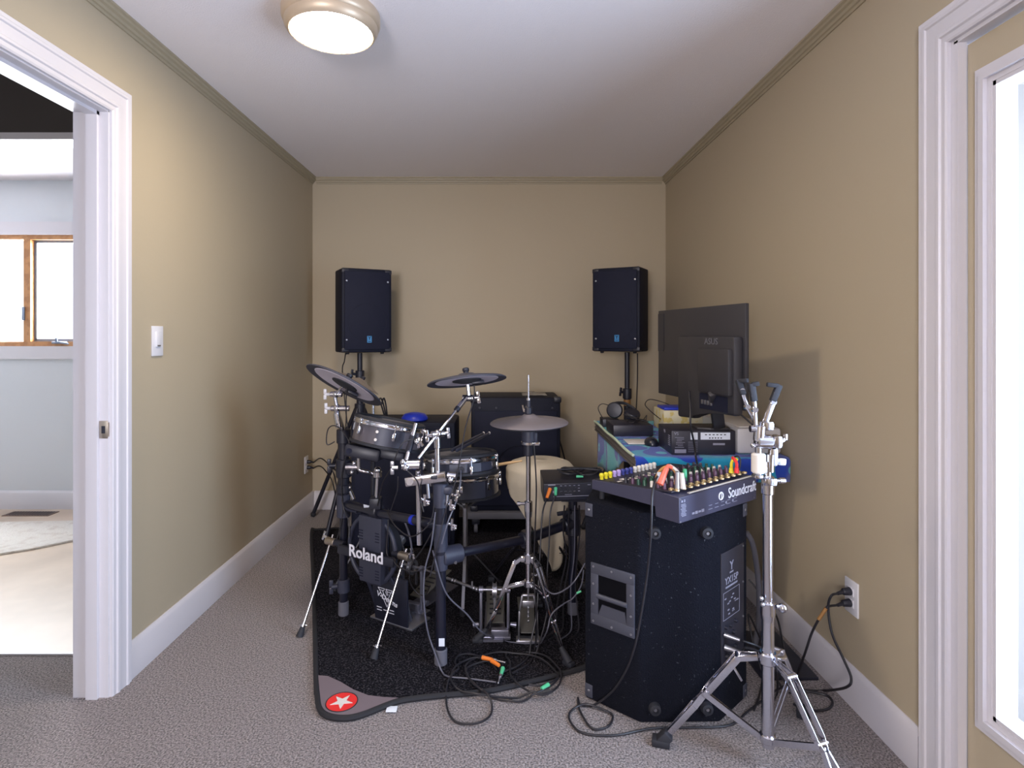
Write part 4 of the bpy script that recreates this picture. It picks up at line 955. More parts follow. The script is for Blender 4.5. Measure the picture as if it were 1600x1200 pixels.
# ------------------------------------------------------------------ mixing console
K0 = V((.551, 1.770, HS+.002)); mu = V((.8, .6, 0)); mv_ = V((-.6, .8, 0))
mm_ = Matrix.Identity(4)
for i, a in enumerate((mu, mv_, Z3)):
    for j in range(3): mm_[j][i] = a[j]
mm_.translation = K0
MW, MD = .445, .368
MX_ = thing('mixing_console', mm_ @ V((MW/2, MD/2, 0)), 'dark grey audio mixing console resting on the big floor speaker', 'mixer')
prof = [(0, .002), (.088, .002), (.090, .036), (MD, .030), (MD, .064), (.095, .085), (.0, .081)]   # (depth, height)
ms = mm_ @ Matrix(((0, 0, 1, 0), (1, 0, 0, 0), (0, 1, 0, 0), (0, 0, 0, 1)))
B().prism(prof, MW, ms, bev=.0015).build('chassis', M['mixer'], MX_, sharp=20)
sl = math.atan2(-.021, MD-.095); mtp = mm_ @ Matrix.Translation((0, .0, .0925)) @ Matrix.Rotation(sl, 4, 'X')
tp = B().box((MW/2, MD/2+.012, .0005), (MW-.010, MD-.040, .003), mtp, .001).build('control_surface', M['mixtop'], MX_)
B().box((MW/2+.03, .013, -.004), (MW-.07, .008, .002), mm_ @ Matrix.Translation((0, 0, .0872))).build('edge_strip', M['ivory'], MX_)
for x in (.02, MW-.02):
    B().cyl(mm_ @ V((x, MD-.03, .0)), mm_ @ V((x, MD-.03, .033)), .010, seg=12).build('foot', M['rubber'], MX_)
NC = 12; rows = [('plum', .075), ('plum', .100), ('ivory', .125), ('dgreen', .155), ('dgreen', .180), ('plum', .205), ('black', .235)]
for k in range(NC):
    x = .028+k*(MW-.056)/(NC-1)
    for mt_, y in rows:
        h_ = .019; b = B(); b.lathe([(0, 0), (.0064, 0), (.0054, h_-.003), (.0046, h_), (0, h_)], mtp @ Matrix.Translation((x, y, .002)), 10)
        ko = b.build('knob', M[mt_], MX_)
    for y in (.028, .050):
        b = B(); b.lathe([(0, 0), (.0085, 0), (.0085, .005), (.0050, .006), (.0045, .002), (0, .002)], mtp @ Matrix.Translation((x, y, .002)), 14); b.build('socket', M['gold'], MX_)
cols = ['yellow', 'yellow', 'yellow', 'lilac', 'lilac', 'navy', 'navy', 'navy', 'ivory', 'ivory', 'ivory', 'ivory', 'ivory', 'ivory']
for k, c in enumerate(cols):
    x = .018+k*.0225
    b = B(); b.lathe([(0, 0), (.0065, 0), (.0065, .010), (.0085, .013), (.0080, .020), (.005, .023), (0, .023)], mtp @ Matrix.Translation((x, MD-.030, .001)), 14); b.build('fader_cap', M[c], MX_)
b = B()
for k in range(10): b.box((.03+k*.037, .265+.012*(k % 2), .0025), (.020, .030 if k % 3 else .01, .001), mtp)
b.build('printed_scale', M['ivory'], tp)
mr = mm_ @ Matrix.Rotation(pi/2, 4, 'X')   # rear label plane: x along, y up, z toward camera
b = B(); b.text('Soundcraft', .050, mr @ Matrix.Translation((.355, .050, .0005)), .0006, sx=.80, bold=.0003); b.build('lettering', M['print'], MX_)
b = B(); b.torus(mr @ Matrix.Translation((.225, .050, .0008)), .012, .0022, 24, 6); b.box((.227, .050, .0012), (.003, .024, .001), mr); b.build('logo', M['print'], MX_)
b = B()
for k in range(9): b.box((.020+.002*(k % 3), .058-k*.0045, .0004), (.022+.004*(k % 2), .0020, .001), mr)
b.box((.014, .068, .0004), (.008, .006, .001), mr); b.box((.027, .068, .0004), (.005, .008, .001), mr)
for k in range(4): b.box((.072+k*.017, .021, .0005), (.013, .006+.003*(k % 2), .001), mr)
for k, x in enumerate((.165, .20, .235, .27, .31)): b.box((x, .030, .0004), (.018, .0016, .001), mr); b.box((x, .018, .0004), (.022, .0016, .001), mr)
for x in (.255, .295): b.box((0, 0, 0), (.008, .008, .001), mr @ Matrix.Translation((x, .024, .0006)) @ Matrix.Rotation(pi/4, 4, 'Z'))
b.build('printed_legend', M['greyprint'], MX_)
b = B()
for x, y in ((.006, .006), (.006, .075), (.43, .01)): b.cyl(mr @ V((x, y, 0)), mr @ V((x, y, .0015)), .0025, seg=8)
b.build('screw', M['steel'], MX_)
# plugs and patch cables in the mixer
def mp(x, y, z=.0): return mtp @ V((x, y, z))
def patch(name, pts, r, m, pl, label, cat='cable', group=None):
    o = thing(name, pts[0], label, cat, group); B().tube(pts, r).build('cord', M[m], o)
    for p, d, L_, rr, mm2 in pl: plug(p, d, L_, rr, mm2, 'plug', o)
    return o
a0 = W(1052, 768, 1.86); a1 = W(1043, 752, 1.84)
patch('patch_cable', [W(1024, 755, 1.95), W(1028, 741, 1.93), W(1037, 731, 1.90), W(1048, 730, 1.88), W(1056, 738, 1.88), W(1058, 748, 1.88)], .0052, 'tan',
      [(mp(.045, .040, .004), (0, 0, 1), .055, .009, 'steel'), (W(1057.5, 757, 1.88), (0, 0, 1), .018, .010, 'tan')], 'orange-tan patch cable arching over the near end of the mixer')
patch('patch_cable', [W(1046, 727, 1.88), W(1055, 733, 1.87), W(1062, 742, 1.865), W(1065, 752, 1.865)], .0050, 'ivory',
      [(mp(.060, .028, .004), (-.1, 0, 1), .050, .0095, 'ivory')], 'white patch cable with a pale plug at the near end of the mixer')
patch('patch_cable', [W(1041, 734, 1.86), W(1044, 728, 1.86), W(1050, 731, 1.86)], .0062, 'coral',
      [(W(1031, 757, 1.84), W(1041, 733, 1.86)-W(1031, 757, 1.84), .058, .0115, 'coral')], 'coral red plug and cable hanging over the near end of the mixer')
patch('patch_cable', [W(1075, 735, 1.93), W(1082, 728, 1.97), W(1093, 727, 2.0), W(1100, 735, 2.0)], .0030, 'cable',
      [(W(1070, 751, 1.95), (0, 0, 1), .040, .009, 'green')], 'black patch cable with a green plug in the middle of the mixer')
patch('patch_cable', [W(1143, 732, 2.02), W(1143, 724, 2.02), W(1147, 717, 2.02), W(1152, 719, 2.02)], .0055, 'yellow', [(W(1142.5, 739, 2.02), (0, 0, 1), .018, .009, 'yellow')], 'yellow patch cable looped at the far right end of the mixer')
patch('patch_cable', [W(1151, 732, 2.0), W(1151, 724, 2.0), W(1147, 717, 2.01), W(1144, 715, 2.01)], .0055, 'red', [(W(1151, 739, 2.0), (0, 0, 1), .018, .009, 'red')], 'red patch cable beside the yellow one at the right end of the mixer')
patch('patch_cable', [W(1155, 735, 2.0), W(1157, 720, 2.0), W(1153, 713, 2.01), W(1148, 714, 2.03)], .0028, 'cable', [], 'thin black patch lead looped behind the red one on the mixer')
hang = [mp(.05, .12, .012), W(1031, 742, 1.93), W(1024, 750, 1.84), W(1019, 775, 1.79), W(1018, 810, 1.78), W(1016, 850, 1.79), W(1011, 900, 1.82), W(1002, 960, 1.83), W(992, 1010, 1.84), W(977, 1050, 1.88), W(955, 1082, 1.93), F(925, 1103, .005), F(907, 1101, .005), F(903, 1090, .005), F(906, 1110, .005), F(925, 1138, .005), F(950, 1135, .005), F(957, 1118, .005), F(943, 1109, .009), F(915, 1100, .012), F(893, 1110, .006), F(890, 1125, .005), F(910, 1145, .005), F(960, 1149, .005), F(1020, 1138, .005), F(1080, 1137, .005), F(1140, 1133, .005), F(1170, 1110, .005), F(1195, 1092, .005)]
hc = thing('audio_cable', F(945, 1120, .0), 'long black cable hanging from the mixer and looping on the carpet', 'cable')
B().tube(hang, .0036, n=8).build('cord', M['cable'], hc)
plug(mp(.045, .11, .004), (0, 0, 1), .045, .009, 'sticker', 'plug', hc)

# ------------------------------------------------------------------ chrome basket snare stand, right foreground
sx0, sy0 = .791, 1.70; so_ = V((sx0, sy0, 0))
SN = thing('snare_basket_stand', (sx0, sy0, 0), 'tall chrome snare stand with open basket arms in the right foreground', 'stand')
def sp(px, py): return W(px, py, sy0)
B().cyl((sx0, sy0, .065), (sx0, sy0, .475), .0175, seg=24).build('lower_tube', M['chrome'], SN)
B().cyl((sx0, sy0, .44), (sx0, sy0, .825), .0140, seg=24).build('upper_tube', M['chrome'], SN)
B().cyl((sx0, sy0, .80), (sx0, sy0, .905), .0100, seg=24).build('inner_tube', M['chrome'], SN)
b = B(); b.cyl((sx0, sy0, .452), (sx0, sy0, .492), .0215, seg=20, bev=.003); b.cyl((sx0, sy0, .435), (sx0, sy0, .455), .0175, .0215, seg=20); c = b.build('height_collar', M['chrome'], SN)
b = B(); b.cyl((sx0+.018, sy0-.012, .482), (sx0+.040, sy0-.012, .480), .008, seg=12); b.ball((sx0+.036, sy0-.016, .480), .0135, 14); b.build('collar_screw', M['chrome'], c)
b = B(); b.ball((sx0-.024, sy0-.01, .505), .007, 10); b.ball((sx0-.020, sy0-.01, .487), .007, 10); b.build('collar_bolt', M['steel'], c)
b = B(); b.cyl((sx0, sy0, .808), (sx0, sy0, .862), .0180, seg=20, bev=.003); b.box((sx0, sy0-.014, .848), (.036, .018, .022), bev=.004); c = b.build('height_collar', M['chrome'], SN)
b = B(); b.cyl((sx0+.018, sy0, .848), (sx0+.052, sy0, .848), .006, seg=12); b.cyl((sx0+.034, sy0, .848), (sx0+.050, sy0, .848), .009, seg=12); b.build('collar_screw', M['chrome'], c)
# tilter with white adjuster drum
b = B(); b.cyl(sp(1203, 737), sp(1204, 710), .012, seg=16); b.cyl((sx0-.035, sy0, 1.275-(690-525)*sy0/900), (sx0+.012, sy0, 1.275-(690-525)*sy0/900), .021, seg=24, bev=.004)
b.box(sp(1213, 690), (.030, .036, .040), bev=.010); b.bar(sp(1208, 700), sp(1207, 728), .026, .020, bev=.006); tl = b.build('tilter', M['chrome'], SN)
b = B(); b.bar(sp(1200, 720), sp(1228, 722), .022, .014, side=(0, 0, 1), bev=.005); b.build('tilter_lever', M['chrome'], tl)
b = B(); b.bar(sp(1212, 692), sp(1226, 686), .012, .016, bev=.004); b.box(sp(1227, 683), (.014, .010, .020), bev=.004); b.build('wing_nut', M['chrome'], tl)
b = B(); b.ball(sp(1193, 690), .014, 14, sc=(.5, 1, 1)); b.build('tilter_bolt', M['nickel'], tl)
b = B(); b.cyl(sp(1185, 739), sp(1185, 708), .0200, seg=28, bev=.004); b.build('basket_adjuster', M['ivory'], SN)
b = B(); b.cyl(sp(1185, 746), sp(1185, 680), .0095, seg=16); b.box(sp(1183, 744), (.026, .03, .012), bev=.004); b.box(sp(1195, 733), (.016, .016, .020), bev=.004); b.build('adjuster_shaft', M['chrome'], SN)
hubb = sp(1186, 676); b = B(); b.cyl(sp(1186, 690), sp(1188, 664), .017, seg=18, bev=.004); b.box(sp(1198, 665), (.034, .030, .026), bev=.006); b.cyl(sp(1172, 670), sp(1180, 670), .010, seg=12); b.ball(sp(1177, 696), .008, 10); b.build('basket_hub', M['chrome'], SN)
def arm(pts, tipdir):
    b = B()
    for a, c, w_ in pts: b.bar(a, c, w_, .007, side=(1, 0, 0), bev=.002)
    for a, c, w_ in pts[:-1]: b.cyl(c-V((0, .007, 0)), c+V((0, .007, 0)), .0085, seg=12)
    o = b.build('basket_arm', M['chrome'], SN); e = pts[-1][1]; u = (e-pts[-1][0]).normalized()
    b = B(); b.bar(e-u*.050, e+u*.004, .019, .016, side=(1, 0, 0), bev=.004); b.bar(e+u*.000, e+V(tipdir), .013, .016, side=(0, 0, 1), bev=.003); b.build('rubber_tip', M['rubber'], o)
    return o
arm([(sp(1180, 672), sp(1179, 640), .012), (sp(1179, 640), sp(1177, 618), .013), (sp(1177, 618), sp(1174.5, 601), .010)], (.020, -.005, .004))
arm([(sp(1192, 668), sp(1208, 628), .017), (sp(1208, 628), sp(1212, 615), .011), (sp(1212, 615), sp(1217, 603), .009)], (-.034, .004, .004))
arm([(sp(1186, 668)+V((0, .012, 0)), sp(1181, 640)+V((0, .06, 0)), .012), (sp(1181, 640)+V((0, .06, 0)), sp(1179, 615)+V((0, .09, 0)), .012), (sp(1179, 615)+V((0, .09, 0)), sp(1178, 600)+V((0, .11, 0)), .010)], (.020, -.024, .004))
# legs
hz = .325; hub = V((sx0, sy0, hz)); b = B(); b.cyl(hub-Z3*.016, hub+Z3*.018, .026, seg=20, bev=.004); b.bar(hub, hub+V((.050, -.012, .004)), .012, .014, bev=.004)
hbo = b.build('leg_hub', M['chrome'], SN)
b = B(); b.bar(hub+V((.052, -.012, -.008)), hub+V((.052, -.012, .032)), .014, .010, bev=.004); b.build('wing_bolt', M['chrome'], hbo)
bh = V((sx0, sy0, .088)); b = B(); b.cyl(bh-Z3*.010, bh+Z3*.014, .023, seg=20, bev=.003); bho = b.build('brace_hub', M['chrome'], SN)
feet = [F(1029, 1163), F(1258, 1118), V((.905, 1.385, 0))]
for k, foot in enumerate(feet):
    d = V((foot.x-sx0, foot.y-sy0, 0)).normalized(); s = d.cross(Z3); p0 = hub+d*.028; kn_ = p0+d*.055-Z3*.010; p1 = foot-d*.030+Z3*.042
    b = B()
    for sg in (-1, 1):
        q0, q1, q2, q3, q4 = p0+s*.008*sg, kn_+s*.0135*sg, kn_.lerp(p1, .42)+s*.0135*sg, kn_.lerp(p1, .50)+s*.006*sg, p1+s*.007*sg
        b.bar(q0, q1, .003, .018, side=s, bev=.001); b.bar(q1, q2, .0030, .020, side=s, bev=.001); b.bar(q2, q3, .0030, .018, side=s, bev=.001); b.bar(q3, kn_.lerp(p1, .62)+s*.013*sg, .003, .018, side=s); b.bar(kn_.lerp(p1, .62)+s*.013*sg, q4, .0030, .018, side=s, bev=.001)
    for f in (.0, .45): q = kn_.lerp(p1, f); b.cyl(q-s*.017, q+s*.017, .0085, seg=12)
    lg = b.build('leg', M['chrome'], SN)
    b = B(); b.prism([(-.034, -.018), (.020, -.020), (.020, .020), (-.034, .018)], .022, frame(foot, d, Z3), bev=.004)
    b.box((0, 0, 0), (.034, .032, .045), frame(p1.lerp(foot, .45), s, p1-p0), .004); b.build('rubber_foot', M['rubber'], lg)
    q = kn_.lerp(p1, .47); b = B()
    for sg in (-1, 1): b.bar(bh+d*.02+s*.005*sg, q+s*.005*sg, .0025, .016, side=s)
    b.build('brace', M['chrome'], SN)
    if k == 0: b = B(); q = kn_.lerp(p1, .08)-Z3*.005; b.bar(q, q+V((.030, 0, -.050)), .008, .006, bev=.002); b.build('leg_pin', M['chrome'], lg)

# ------------------------------------------------------------------ desk with towel
DZ = .765; dx0, dx1, dy0, dy1 = .575, 1.195, 2.40, 3.42
D = thing('desk', ((dx0+dx1)/2, (dy0+dy1)/2, 0), 'narrow table along the right wall under the printed towel', 'table')
B().box(((dx0+dx1)/2, (dy0+dy1)/2, DZ-.022), (dx1-dx0, dy1-dy0, .036), bev=.004).build('tabletop', M['whitebox'], D)
b = B()
for z in (.722, .736, .757): b.box((dx0-.006, (dy0+dy1)/2, z), (.012, dy1-dy0, .010), bev=.002)
b.box((dx0-.002, (dy0+dy1)/2, .741), (.008, dy1-dy0, .044)); b.build('edge_rail', M['grey'], D)
for x in (dx0+.05, dx1-.05):
    for y in (dy0+.06, dy1-.06): B().box((x, y, .3625), (.032, .032, .725), bev=.003).build('leg', M['grey'], D)
# towel
def towel():
    b = B(); nx_, ny_ = 26, 44; x0, x1, y0_, y1_ = dx0-.012, dx1+.004, dy0-.012, dy1+.01
    rows = []; fl = [.13, .09, .045, .015]
    for j in range(ny_+1):
        y = y0_+(y1_-y0_)*j/ny_; row = []
        for i in range(nx_+1):
            x = x0+(x1-x0)*i/nx_; edge = min(1, (x-x0)/.05)
            row.append(V((x-.004*sin(y*9)*(1-edge), y, DZ+.004+.003*sin(y*23+x*7)*edge*.5+.003*(1-edge)*sin(y*14))))
        rows.append(row)
    fr = []
    for q, dz in enumerate((.095, .06, .03, .008)):
        fr.append([V((p.x, y0_-.012-.006*sin(p.x*30)*dz*8, DZ+.002-dz)) for p in rows[0]])
    rows = fr+rows
    vs = [[b.bm.verts.new(p) for p in r] for r in rows]
    for j in range(len(vs)-1):
        for i in range(nx_): b.bm.faces.new([vs[j][i], vs[j][i+1], vs[j+1][i+1], vs[j+1][i]])
    tw = thing('beach_towel', ((x0+x1)/2, (y0_+y1_)/2, DZ), 'blue and teal sea-print towel spread over the table by the right wall', 'towel')
    o = b.build('cloth', M['towel'], tw, sharp=180); sm = o.modifiers.new('s', 'SOLIDIFY'); sm.thickness = .004; sm.offset = 0
    b = B(); g = []; n = 16
    for j in range(n+1):
        y = y1_-(y1_-2.60)*j/n; drop = .245*(1-max(0, j/n-.35)/.65*.80)+.01*sin(j*1.7)
        g.append([V((x0+.020-.010*sin(j*1.1)*k/6, y, DZ-.045-(drop-.045)*k/6)) for k in range(7)])
    vs = [[b.bm.verts.new(p) for p in r] for r in g]
    for j in range(n):
        for k in range(6): b.bm.faces.new([vs[j][k], vs[j+1][k], vs[j+1][k+1], vs[j][k+1]])
    o = b.build('hanging_flap', M['towel'], tw, sharp=180); sm = o.modifiers.new('s', 'SOLIDIFY'); sm.thickness = .004; sm.offset = 0
    b = B(); b.tube([V((x0-.002, y, DZ+.007+.002*sin(y*14))) for y in [dy0+.02+k*.09 for k in range(12)]], .0065, rs=6); b.build('hem', M['towelhem'], tw)
towel()
TZ = DZ+.0085
# black carton
BT = thing('carton', (.87, 2.53, TZ), 'black printed cardboard box on the towel beneath the monitor', 'box')
bx = Matrix.Translation((.862, 2.54, TZ)) @ Matrix.Rotation(radians(0), 4, 'Z')
B().box((0, 0, .050), (.270, .205, .100), bx, .002).build('carton_body', M['boxblack'], BT)
bf = bx @ Matrix.Translation((0, -.1027, 0)) @ Matrix.Rotation(pi/2, 4, 'X')
b = B(); b.box((.050, .078, .0004), (.125, .030, .001), bf); b.box((-.040, .078, .0004), (.030, .030, .001), bf); lb = b.build('white_label', M['sticker'], BT)
b = B()
for k in range(6): b.box((.010+k*.016, .084, .0012), (.009, .004, .0006), bf)
for k in range(5): b.box((.026+k*.012, .070, .0012), (.006, .005, .0006), bf)
b.build('label_print', M['black'], lb)
b = B()
for k in range(7): b.box((-.102+.004*(k % 2), .072-k*.007, .0004), (.038-.008*(k % 3), .0018, .001), bf)
for k in range(6): b.box((-.045, .052-k*.008, .0004), (.04, .0012, .001), bf)
b.box((-.098, .014, .0004), (.048, .016, .001), bf); b.box((.065, .044, .0004), (.050, .008, .001), bf)
b.text('VS', .018, bf @ Matrix.Translation((-.115, .088, .0006)), .0003); b.build('printed_text', M['greyprint'], BT)
bs = bx @ Matrix.Translation((-.1352, 0, 0)) @ Matrix.Rotation(-pi/2, 4, 'Z') @ Matrix.Rotation(pi/2, 4, 'X')
b = B(); b.text('VS', .022, bs @ Matrix.Translation((.0, .082, .0006)), .0003)
for k in range(6): b.box((.068, .075-k*.008, .0004), (.028, .003, .001), bs)
b.build('printed_text', M['greyprint'], BT)
# monitor
ZB = .990; mo = V((.80, 2.88, ZB)); u = V((.192, -.981, 0)).normalized(); n = V((-u.y*-1*-1, 0, 0)); n = V((-.981, -.192, 0)).normalized()
mq = Matrix.Identity(4)
for i, a in enumerate((u, Z3, n)):
    for j in range(3): mq[j][i] = a[j]
mq.translation = mo
if mq.to_3x3().determinant() < 0:
    pass
MO = thing('computer_monitor', (.92, 2.46, .875), 'black flat computer monitor seen from behind, standing on the black box', 'monitor')
B().box((.356, .205, 0), (.713, .41, .016), mq, .003).build('back_panel', M['monitor'], MO)
B().box((.356, .208, -.0085), (.69, .385, .002), mq).build('screen', M['screen'], MO)
hsg = B().prism([(.265, -.080), (.40, -.070), (.46, -.030), (.56, -.026), (.70, -.020), (.70, .285), (.265, .285)], .042, mq, z0=.006, bev=.012).build('rear_housing', M['monitor'], MO)
B().prism([(.47, .055), (.69, .055), (.69, .235), (.47, .232)], .022, mq, z0=.044, bev=.005).build('mount_cover', M['monitor'], MO)
b = B(); b.prism([(.46, -.018), (.66, -.012), (.66, .048), (.46, .048)], .004, mq, z0=.047); pr_ = b.build('port_recess', M['grille'], MO)
b = B()
for k in range(4): b.box((.485+k*.022, .012, .053), (.012, .018, .006), mq, .001)
b.build('port', M['steel'], pr_)
ml = mq @ Matrix.Translation((.545, .262, .0495))
nfix = Matrix.Identity(4)
b = B(); b.text('ASUS', .036, ml, .0006, sx=1.2, bold=.0002); b.build('lettering', M['dimprint'], MO)
b = B(); b.prism([(.0, .21), (.055, .21), (.060, .22), (.060, .395), (0, .395)], .0015, mq, z0=.0082); b.build('side_strip', M['rack'], MO)
B().box((.24, -.006, 0), (.05, .016, .014), mq, .003).build('joystick', M['black'], MO)
b = B(); q0 = mq @ V((.58, .06, .055)); q1 = V((.935, 2.46, .885)); b.bar(q0, q1, .050, .026, side=(1, .2, 0), bev=.006); b.build('stand_post', M['monitor'], MO)
B().prism([(-.09, -.03), (-.04, -.055), (.045, -.05), (.055, .0), (.04, .08), (-.08, .08)], .010, Matrix.Translation((.935, 2.50, TZ+.1005)), bev=.003).build('stand_base', M['monitor'], MO)
# other desk things
WBX = thing('white_box', (1.07, 2.62, TZ), 'rounded white plastic box at the wall end of the table, right of the black carton', 'box')
B().box((1.102, 2.66, TZ+.055), (.190, .43, .110), bev=.014).build('body', M['whitebox'], WBX)
B().box((1.102, 2.66, TZ+.1115), (.15, .38, .004), bev=.001).build('lid', M['ivory'], WBX)
CB = thing('parts_box', (.96, 3.12, TZ), 'cream carton with yellow print on the table behind the monitor', 'box')
B().box((1.01, 3.12, TZ+.055), (.30, .20, .110), bev=.003).build('body', M['cream'], CB)
tag(B().box((.93, 3.10, TZ+.1175), (.13, .14, .014), bev=.004).build('blue_case', M['blue']), 'flat bright blue case on top of the cream carton', 'case')
tag(B().box((.668, 2.98, TZ+.028), (.20, .20, .055), bev=.004).build('audio_interface', M['boxblack']), 'flat black audio unit on the towel below the headphones', 'audio unit')
tag(B().box((.655, 2.72, TZ+.003), (.12, .12, .004), bev=.001).build('notepad', M['pale']), 'small cream notepad on the towel in front of the audio unit', 'notepad')
ms2 = thing('computer_mouse', (.735, 2.70, TZ), 'black computer mouse on the towel left of the black carton', 'mouse')
B().ball((.700, 2.66, TZ+.004), .034, 18, sc=(.95, 1.4, .95)).build('shell', M['rack'], ms2); B().ball((.700, 2.632, TZ+.034), .006, 10).build('wheel', M['rubber'], ms2)
tag(B().box((.612, 3.22, TZ+.022), (.09, .10, .044), bev=.004).build('power_brick', M['black']), 'small black box at the back left corner of the table', 'box')
hp = thing('headphones', (.64, 3.18, TZ+.06), 'black headphones resting on the black gear at the back of the table', 'headphones')
h1, h2 = V((.622, 3.12, TZ+.100)), V((.712, 3.10, TZ+.082))
B().lathe([(0, -.016), (.034, -.016), (.042, -.010), (.044, .004), (.038, .014), (0, .020)], frame(h1, (0, 0, 1), (-.35, -.9, .1)), 30).build('ear_cup', M['black'], hp)
B().lathe([(0, -.016), (.034, -.016), (.042, -.010), (.044, .004), (.038, .014), (0, .020)], frame(h2, (1, 0, 0), (.1, -.4, .9)), 30).build('ear_cup', M['black'], hp)
B().tube([h1+V((0, .01, .035)), V((.65, 3.16, TZ+.135)), V((.69, 3.17, TZ+.13)), V((.725, 3.14, TZ+.11)), h2+V((.03, .02, .01))], .008, rs=8).build('headband', M['rubber'], hp)
random.seed(11)
pts = [V((.655+.12*random.random(), 2.90+.14*random.random(), TZ+.060+.028*random.random())) for _ in range(18)]
tag(B().tube(pts, .0022).build('cable_bundle', M['cable']), 'tangle of thin black wires on the audio unit by the headphones', 'cable')
tag(B().tube([V((.58, 3.2, TZ+.03)), V((.555, 3.25, TZ+.09)), V((.575, 3.24, TZ+.12)), h1+V((-.02, .03, .02))], .0025).build('headphone_cord', M['cable']), 'thin cord rising at the back left corner of the table', 'cord')
tag(B().tube([W(1077, 612, 2.40), W(1079, 640, 2.33), W(1079, 665, 2.30), W(1084, 690, 2.35), W(1087, 712, 2.36), W(1090, 728, 2.25)], .0042).build('monitor_cable', M['cable']), 'black cable hanging in front of the black carton from the monitor', 'cable')
tag(B().tube([W(1032, 655, 3.0), W(1016, 642, 3.1), W(1008, 632, 3.2), W(1016, 624, 3.3), W(1040, 630, 3.3), W(1060, 640, 3.3)], .0025).build('thin_cable', M['cable']), 'thin cable curling left of the cream carton', 'cable')
tag(B().tube([W(1139, 636, 2.42), W(1160, 650, 2.40), W(1180, 668, 2.38), W(1195, 685, 2.36), W(1205, 700, 2.36), W(1210, 716, 2.35)], .0035).build('power_cable', M['cable']), 'black cable crossing the white box down to the towel edge', 'cable')
# ------------------------------------------------------------------ drum sound module
mx0, mx1, my = .190, .470, 2.47
DM = thing('drum_sound_module', ((mx0+mx1)/2, my+.09, .56), 'black electronic drum module on the rack beside the mixer', 'drum module')
mmd = Matrix.Translation(((mx0+mx1)/2, my, .56)) @ Matrix.Rotation(radians(-2), 4, 'Y')
bd = B().prism([(-.001, .012), (-.001, .085), (.05, .092), (.20, .100), (.20, .0), (.03, .0)], mx1-mx0, mmd @ Matrix.Translation((-(mx1-mx0)/2, 0, 0)) @ Matrix(((0, 0, 1, 0), (1, 0, 0, 0), (0, 1, 0, 0), (0, 0, 0, 1))), bev=.003).build('body', M['black'], DM, sharp=20)
mf_ = mmd @ Matrix.Translation((0, -.0015, 0)) @ Matrix.Rotation(pi/2, 4, 'X')
b = B(); b.box((.01, .030, .0006), (.22, .0022, .001), mf_)
for r in range(3):
    for k in range(5): b.box((-.065+k*.019, .075-r*.012, .0004), (.008, .0025, .001), mf_)
for k in range(4): b.box((.055+k*.02, .076-.004*(k % 2), .0004), (.013, .0025, .001), mf_)
b.box((-.105, .080, .0006), (.032, .004, .001), mf_); b.box((-.095, .050, .0006), (.012, .010, .001), mf_); b.box((-.035, .037, .0004), (.03, .002, .001), mf_)
b.build('printed_legend', M['greyprint'], bd)
for k in range(8):
    b = B(); b.lathe([(0, 0), (.0062, 0), (.0062, .004), (.0035, .005), (0, .001)], mf_ @ Matrix.Translation((-.065+(k % 4)*.019, .062 if k < 4 else .046, .0)), 12); b.build('jack', M['rubber'], DM)
DMc = thing('patch_cable', W(857, 770, 2.45), 'black cable with an orange plug at the left end of the drum module', 'cable')
q = mf_ @ V((-.112, .066, 0)); plug(q, (-.25, -.35, -.55), .045, .009, 'orange', 'plug', DMc)
B().tube([q+V((-.016, -.023, -.036)), W(848, 800, 2.41), W(845, 840, 2.39), W(842, 900, 2.36), W(838, 960, 2.31), W(830, 1000, 2.28), F(826, 1025, .018), F(810, 1040, .018), F(780, 1052, .018)], .0034).build('cord', M['cable'], DMc)
DMd = thing('patch_cable', W(868, 770, 2.45), 'black cable with a green plug beside the orange one on the drum module', 'cable')
q = mf_ @ V((-.088, .068, 0)); plug(q, (-.05, -.4, -.45), .035, .008, 'green', 'plug', DMd)
B().tube([q+V((-.004, -.023, -.03)), W(860, 800, 2.42), W(858, 850, 2.40), W(855, 900, 2.38), W(858, 935, 2.36), W(850, 980, 2.30), F(838, 1020, .018), F(835, 1033, .018)], .0034).build('cord', M['cable'], DMd)
random.seed(5)
pts = [V((mx0+.06+.20*random.random(), my+.05+.12*random.random(), .664+.014*random.random())) for _ in range(16)]
mc = thing('cable_bundle', (.33, 2.55, .66), 'loose black cables heaped on top of the drum module', 'cable')
B().tube(pts, .0040).build('cord', M['cable'], mc); plug((.33, 2.49, .668), (1, -.1, 0), .03, .006, 'green', 'plug', mc)
mt2 = V((.332, 2.585, .575)); B().box(((mx0+mx1)/2, 2.575, .552), (.12, .09, .012), bev=.002).build('module_mount', M['black'], RK)
# bundle of cables running down the rear rack post
for k, (xx, r, m) in enumerate(((882, .0034, 'cable'), (889, .0034, 'cable'), (898, .003, 'gcable'), (905, .0034, 'cable'))):
    tag(B().tube([W(xx, 790, 2.50), W(xx-2+k, 830, 2.53), W(xx+3-2*k, 870, 2.55), W(xx-6, 915, 2.54), W(xx-12+3*k, 950, 2.5), F(xx-16+5*k, 985, .017), F(xx-40+8*k, 1000, .017)], r).build('module_cable', M[m]), ['black lead hanging under the drum module, leftmost of four', 'black lead hanging under the drum module, second from left', 'grey lead hanging under the drum module down the rear post', 'black lead hanging under the drum module nearest the big speaker'][k], 'cable', 'leads under the drum module')
tag(B().tube([W(914, 880, 2.30), W(900, 905, 2.30), W(885, 920, 2.28), W(866, 928, 2.27), W(852, 920, 2.30), W(846, 912, 2.32)], .0030).build('thin_cable', M['gcable']), 'grey cable swooping from the big speaker to the hi-hat leg', 'cable')
gp = thing('thin_cable', W(905, 925, 2.3), 'grey cable with a small green tip beside the big speaker', 'cable')
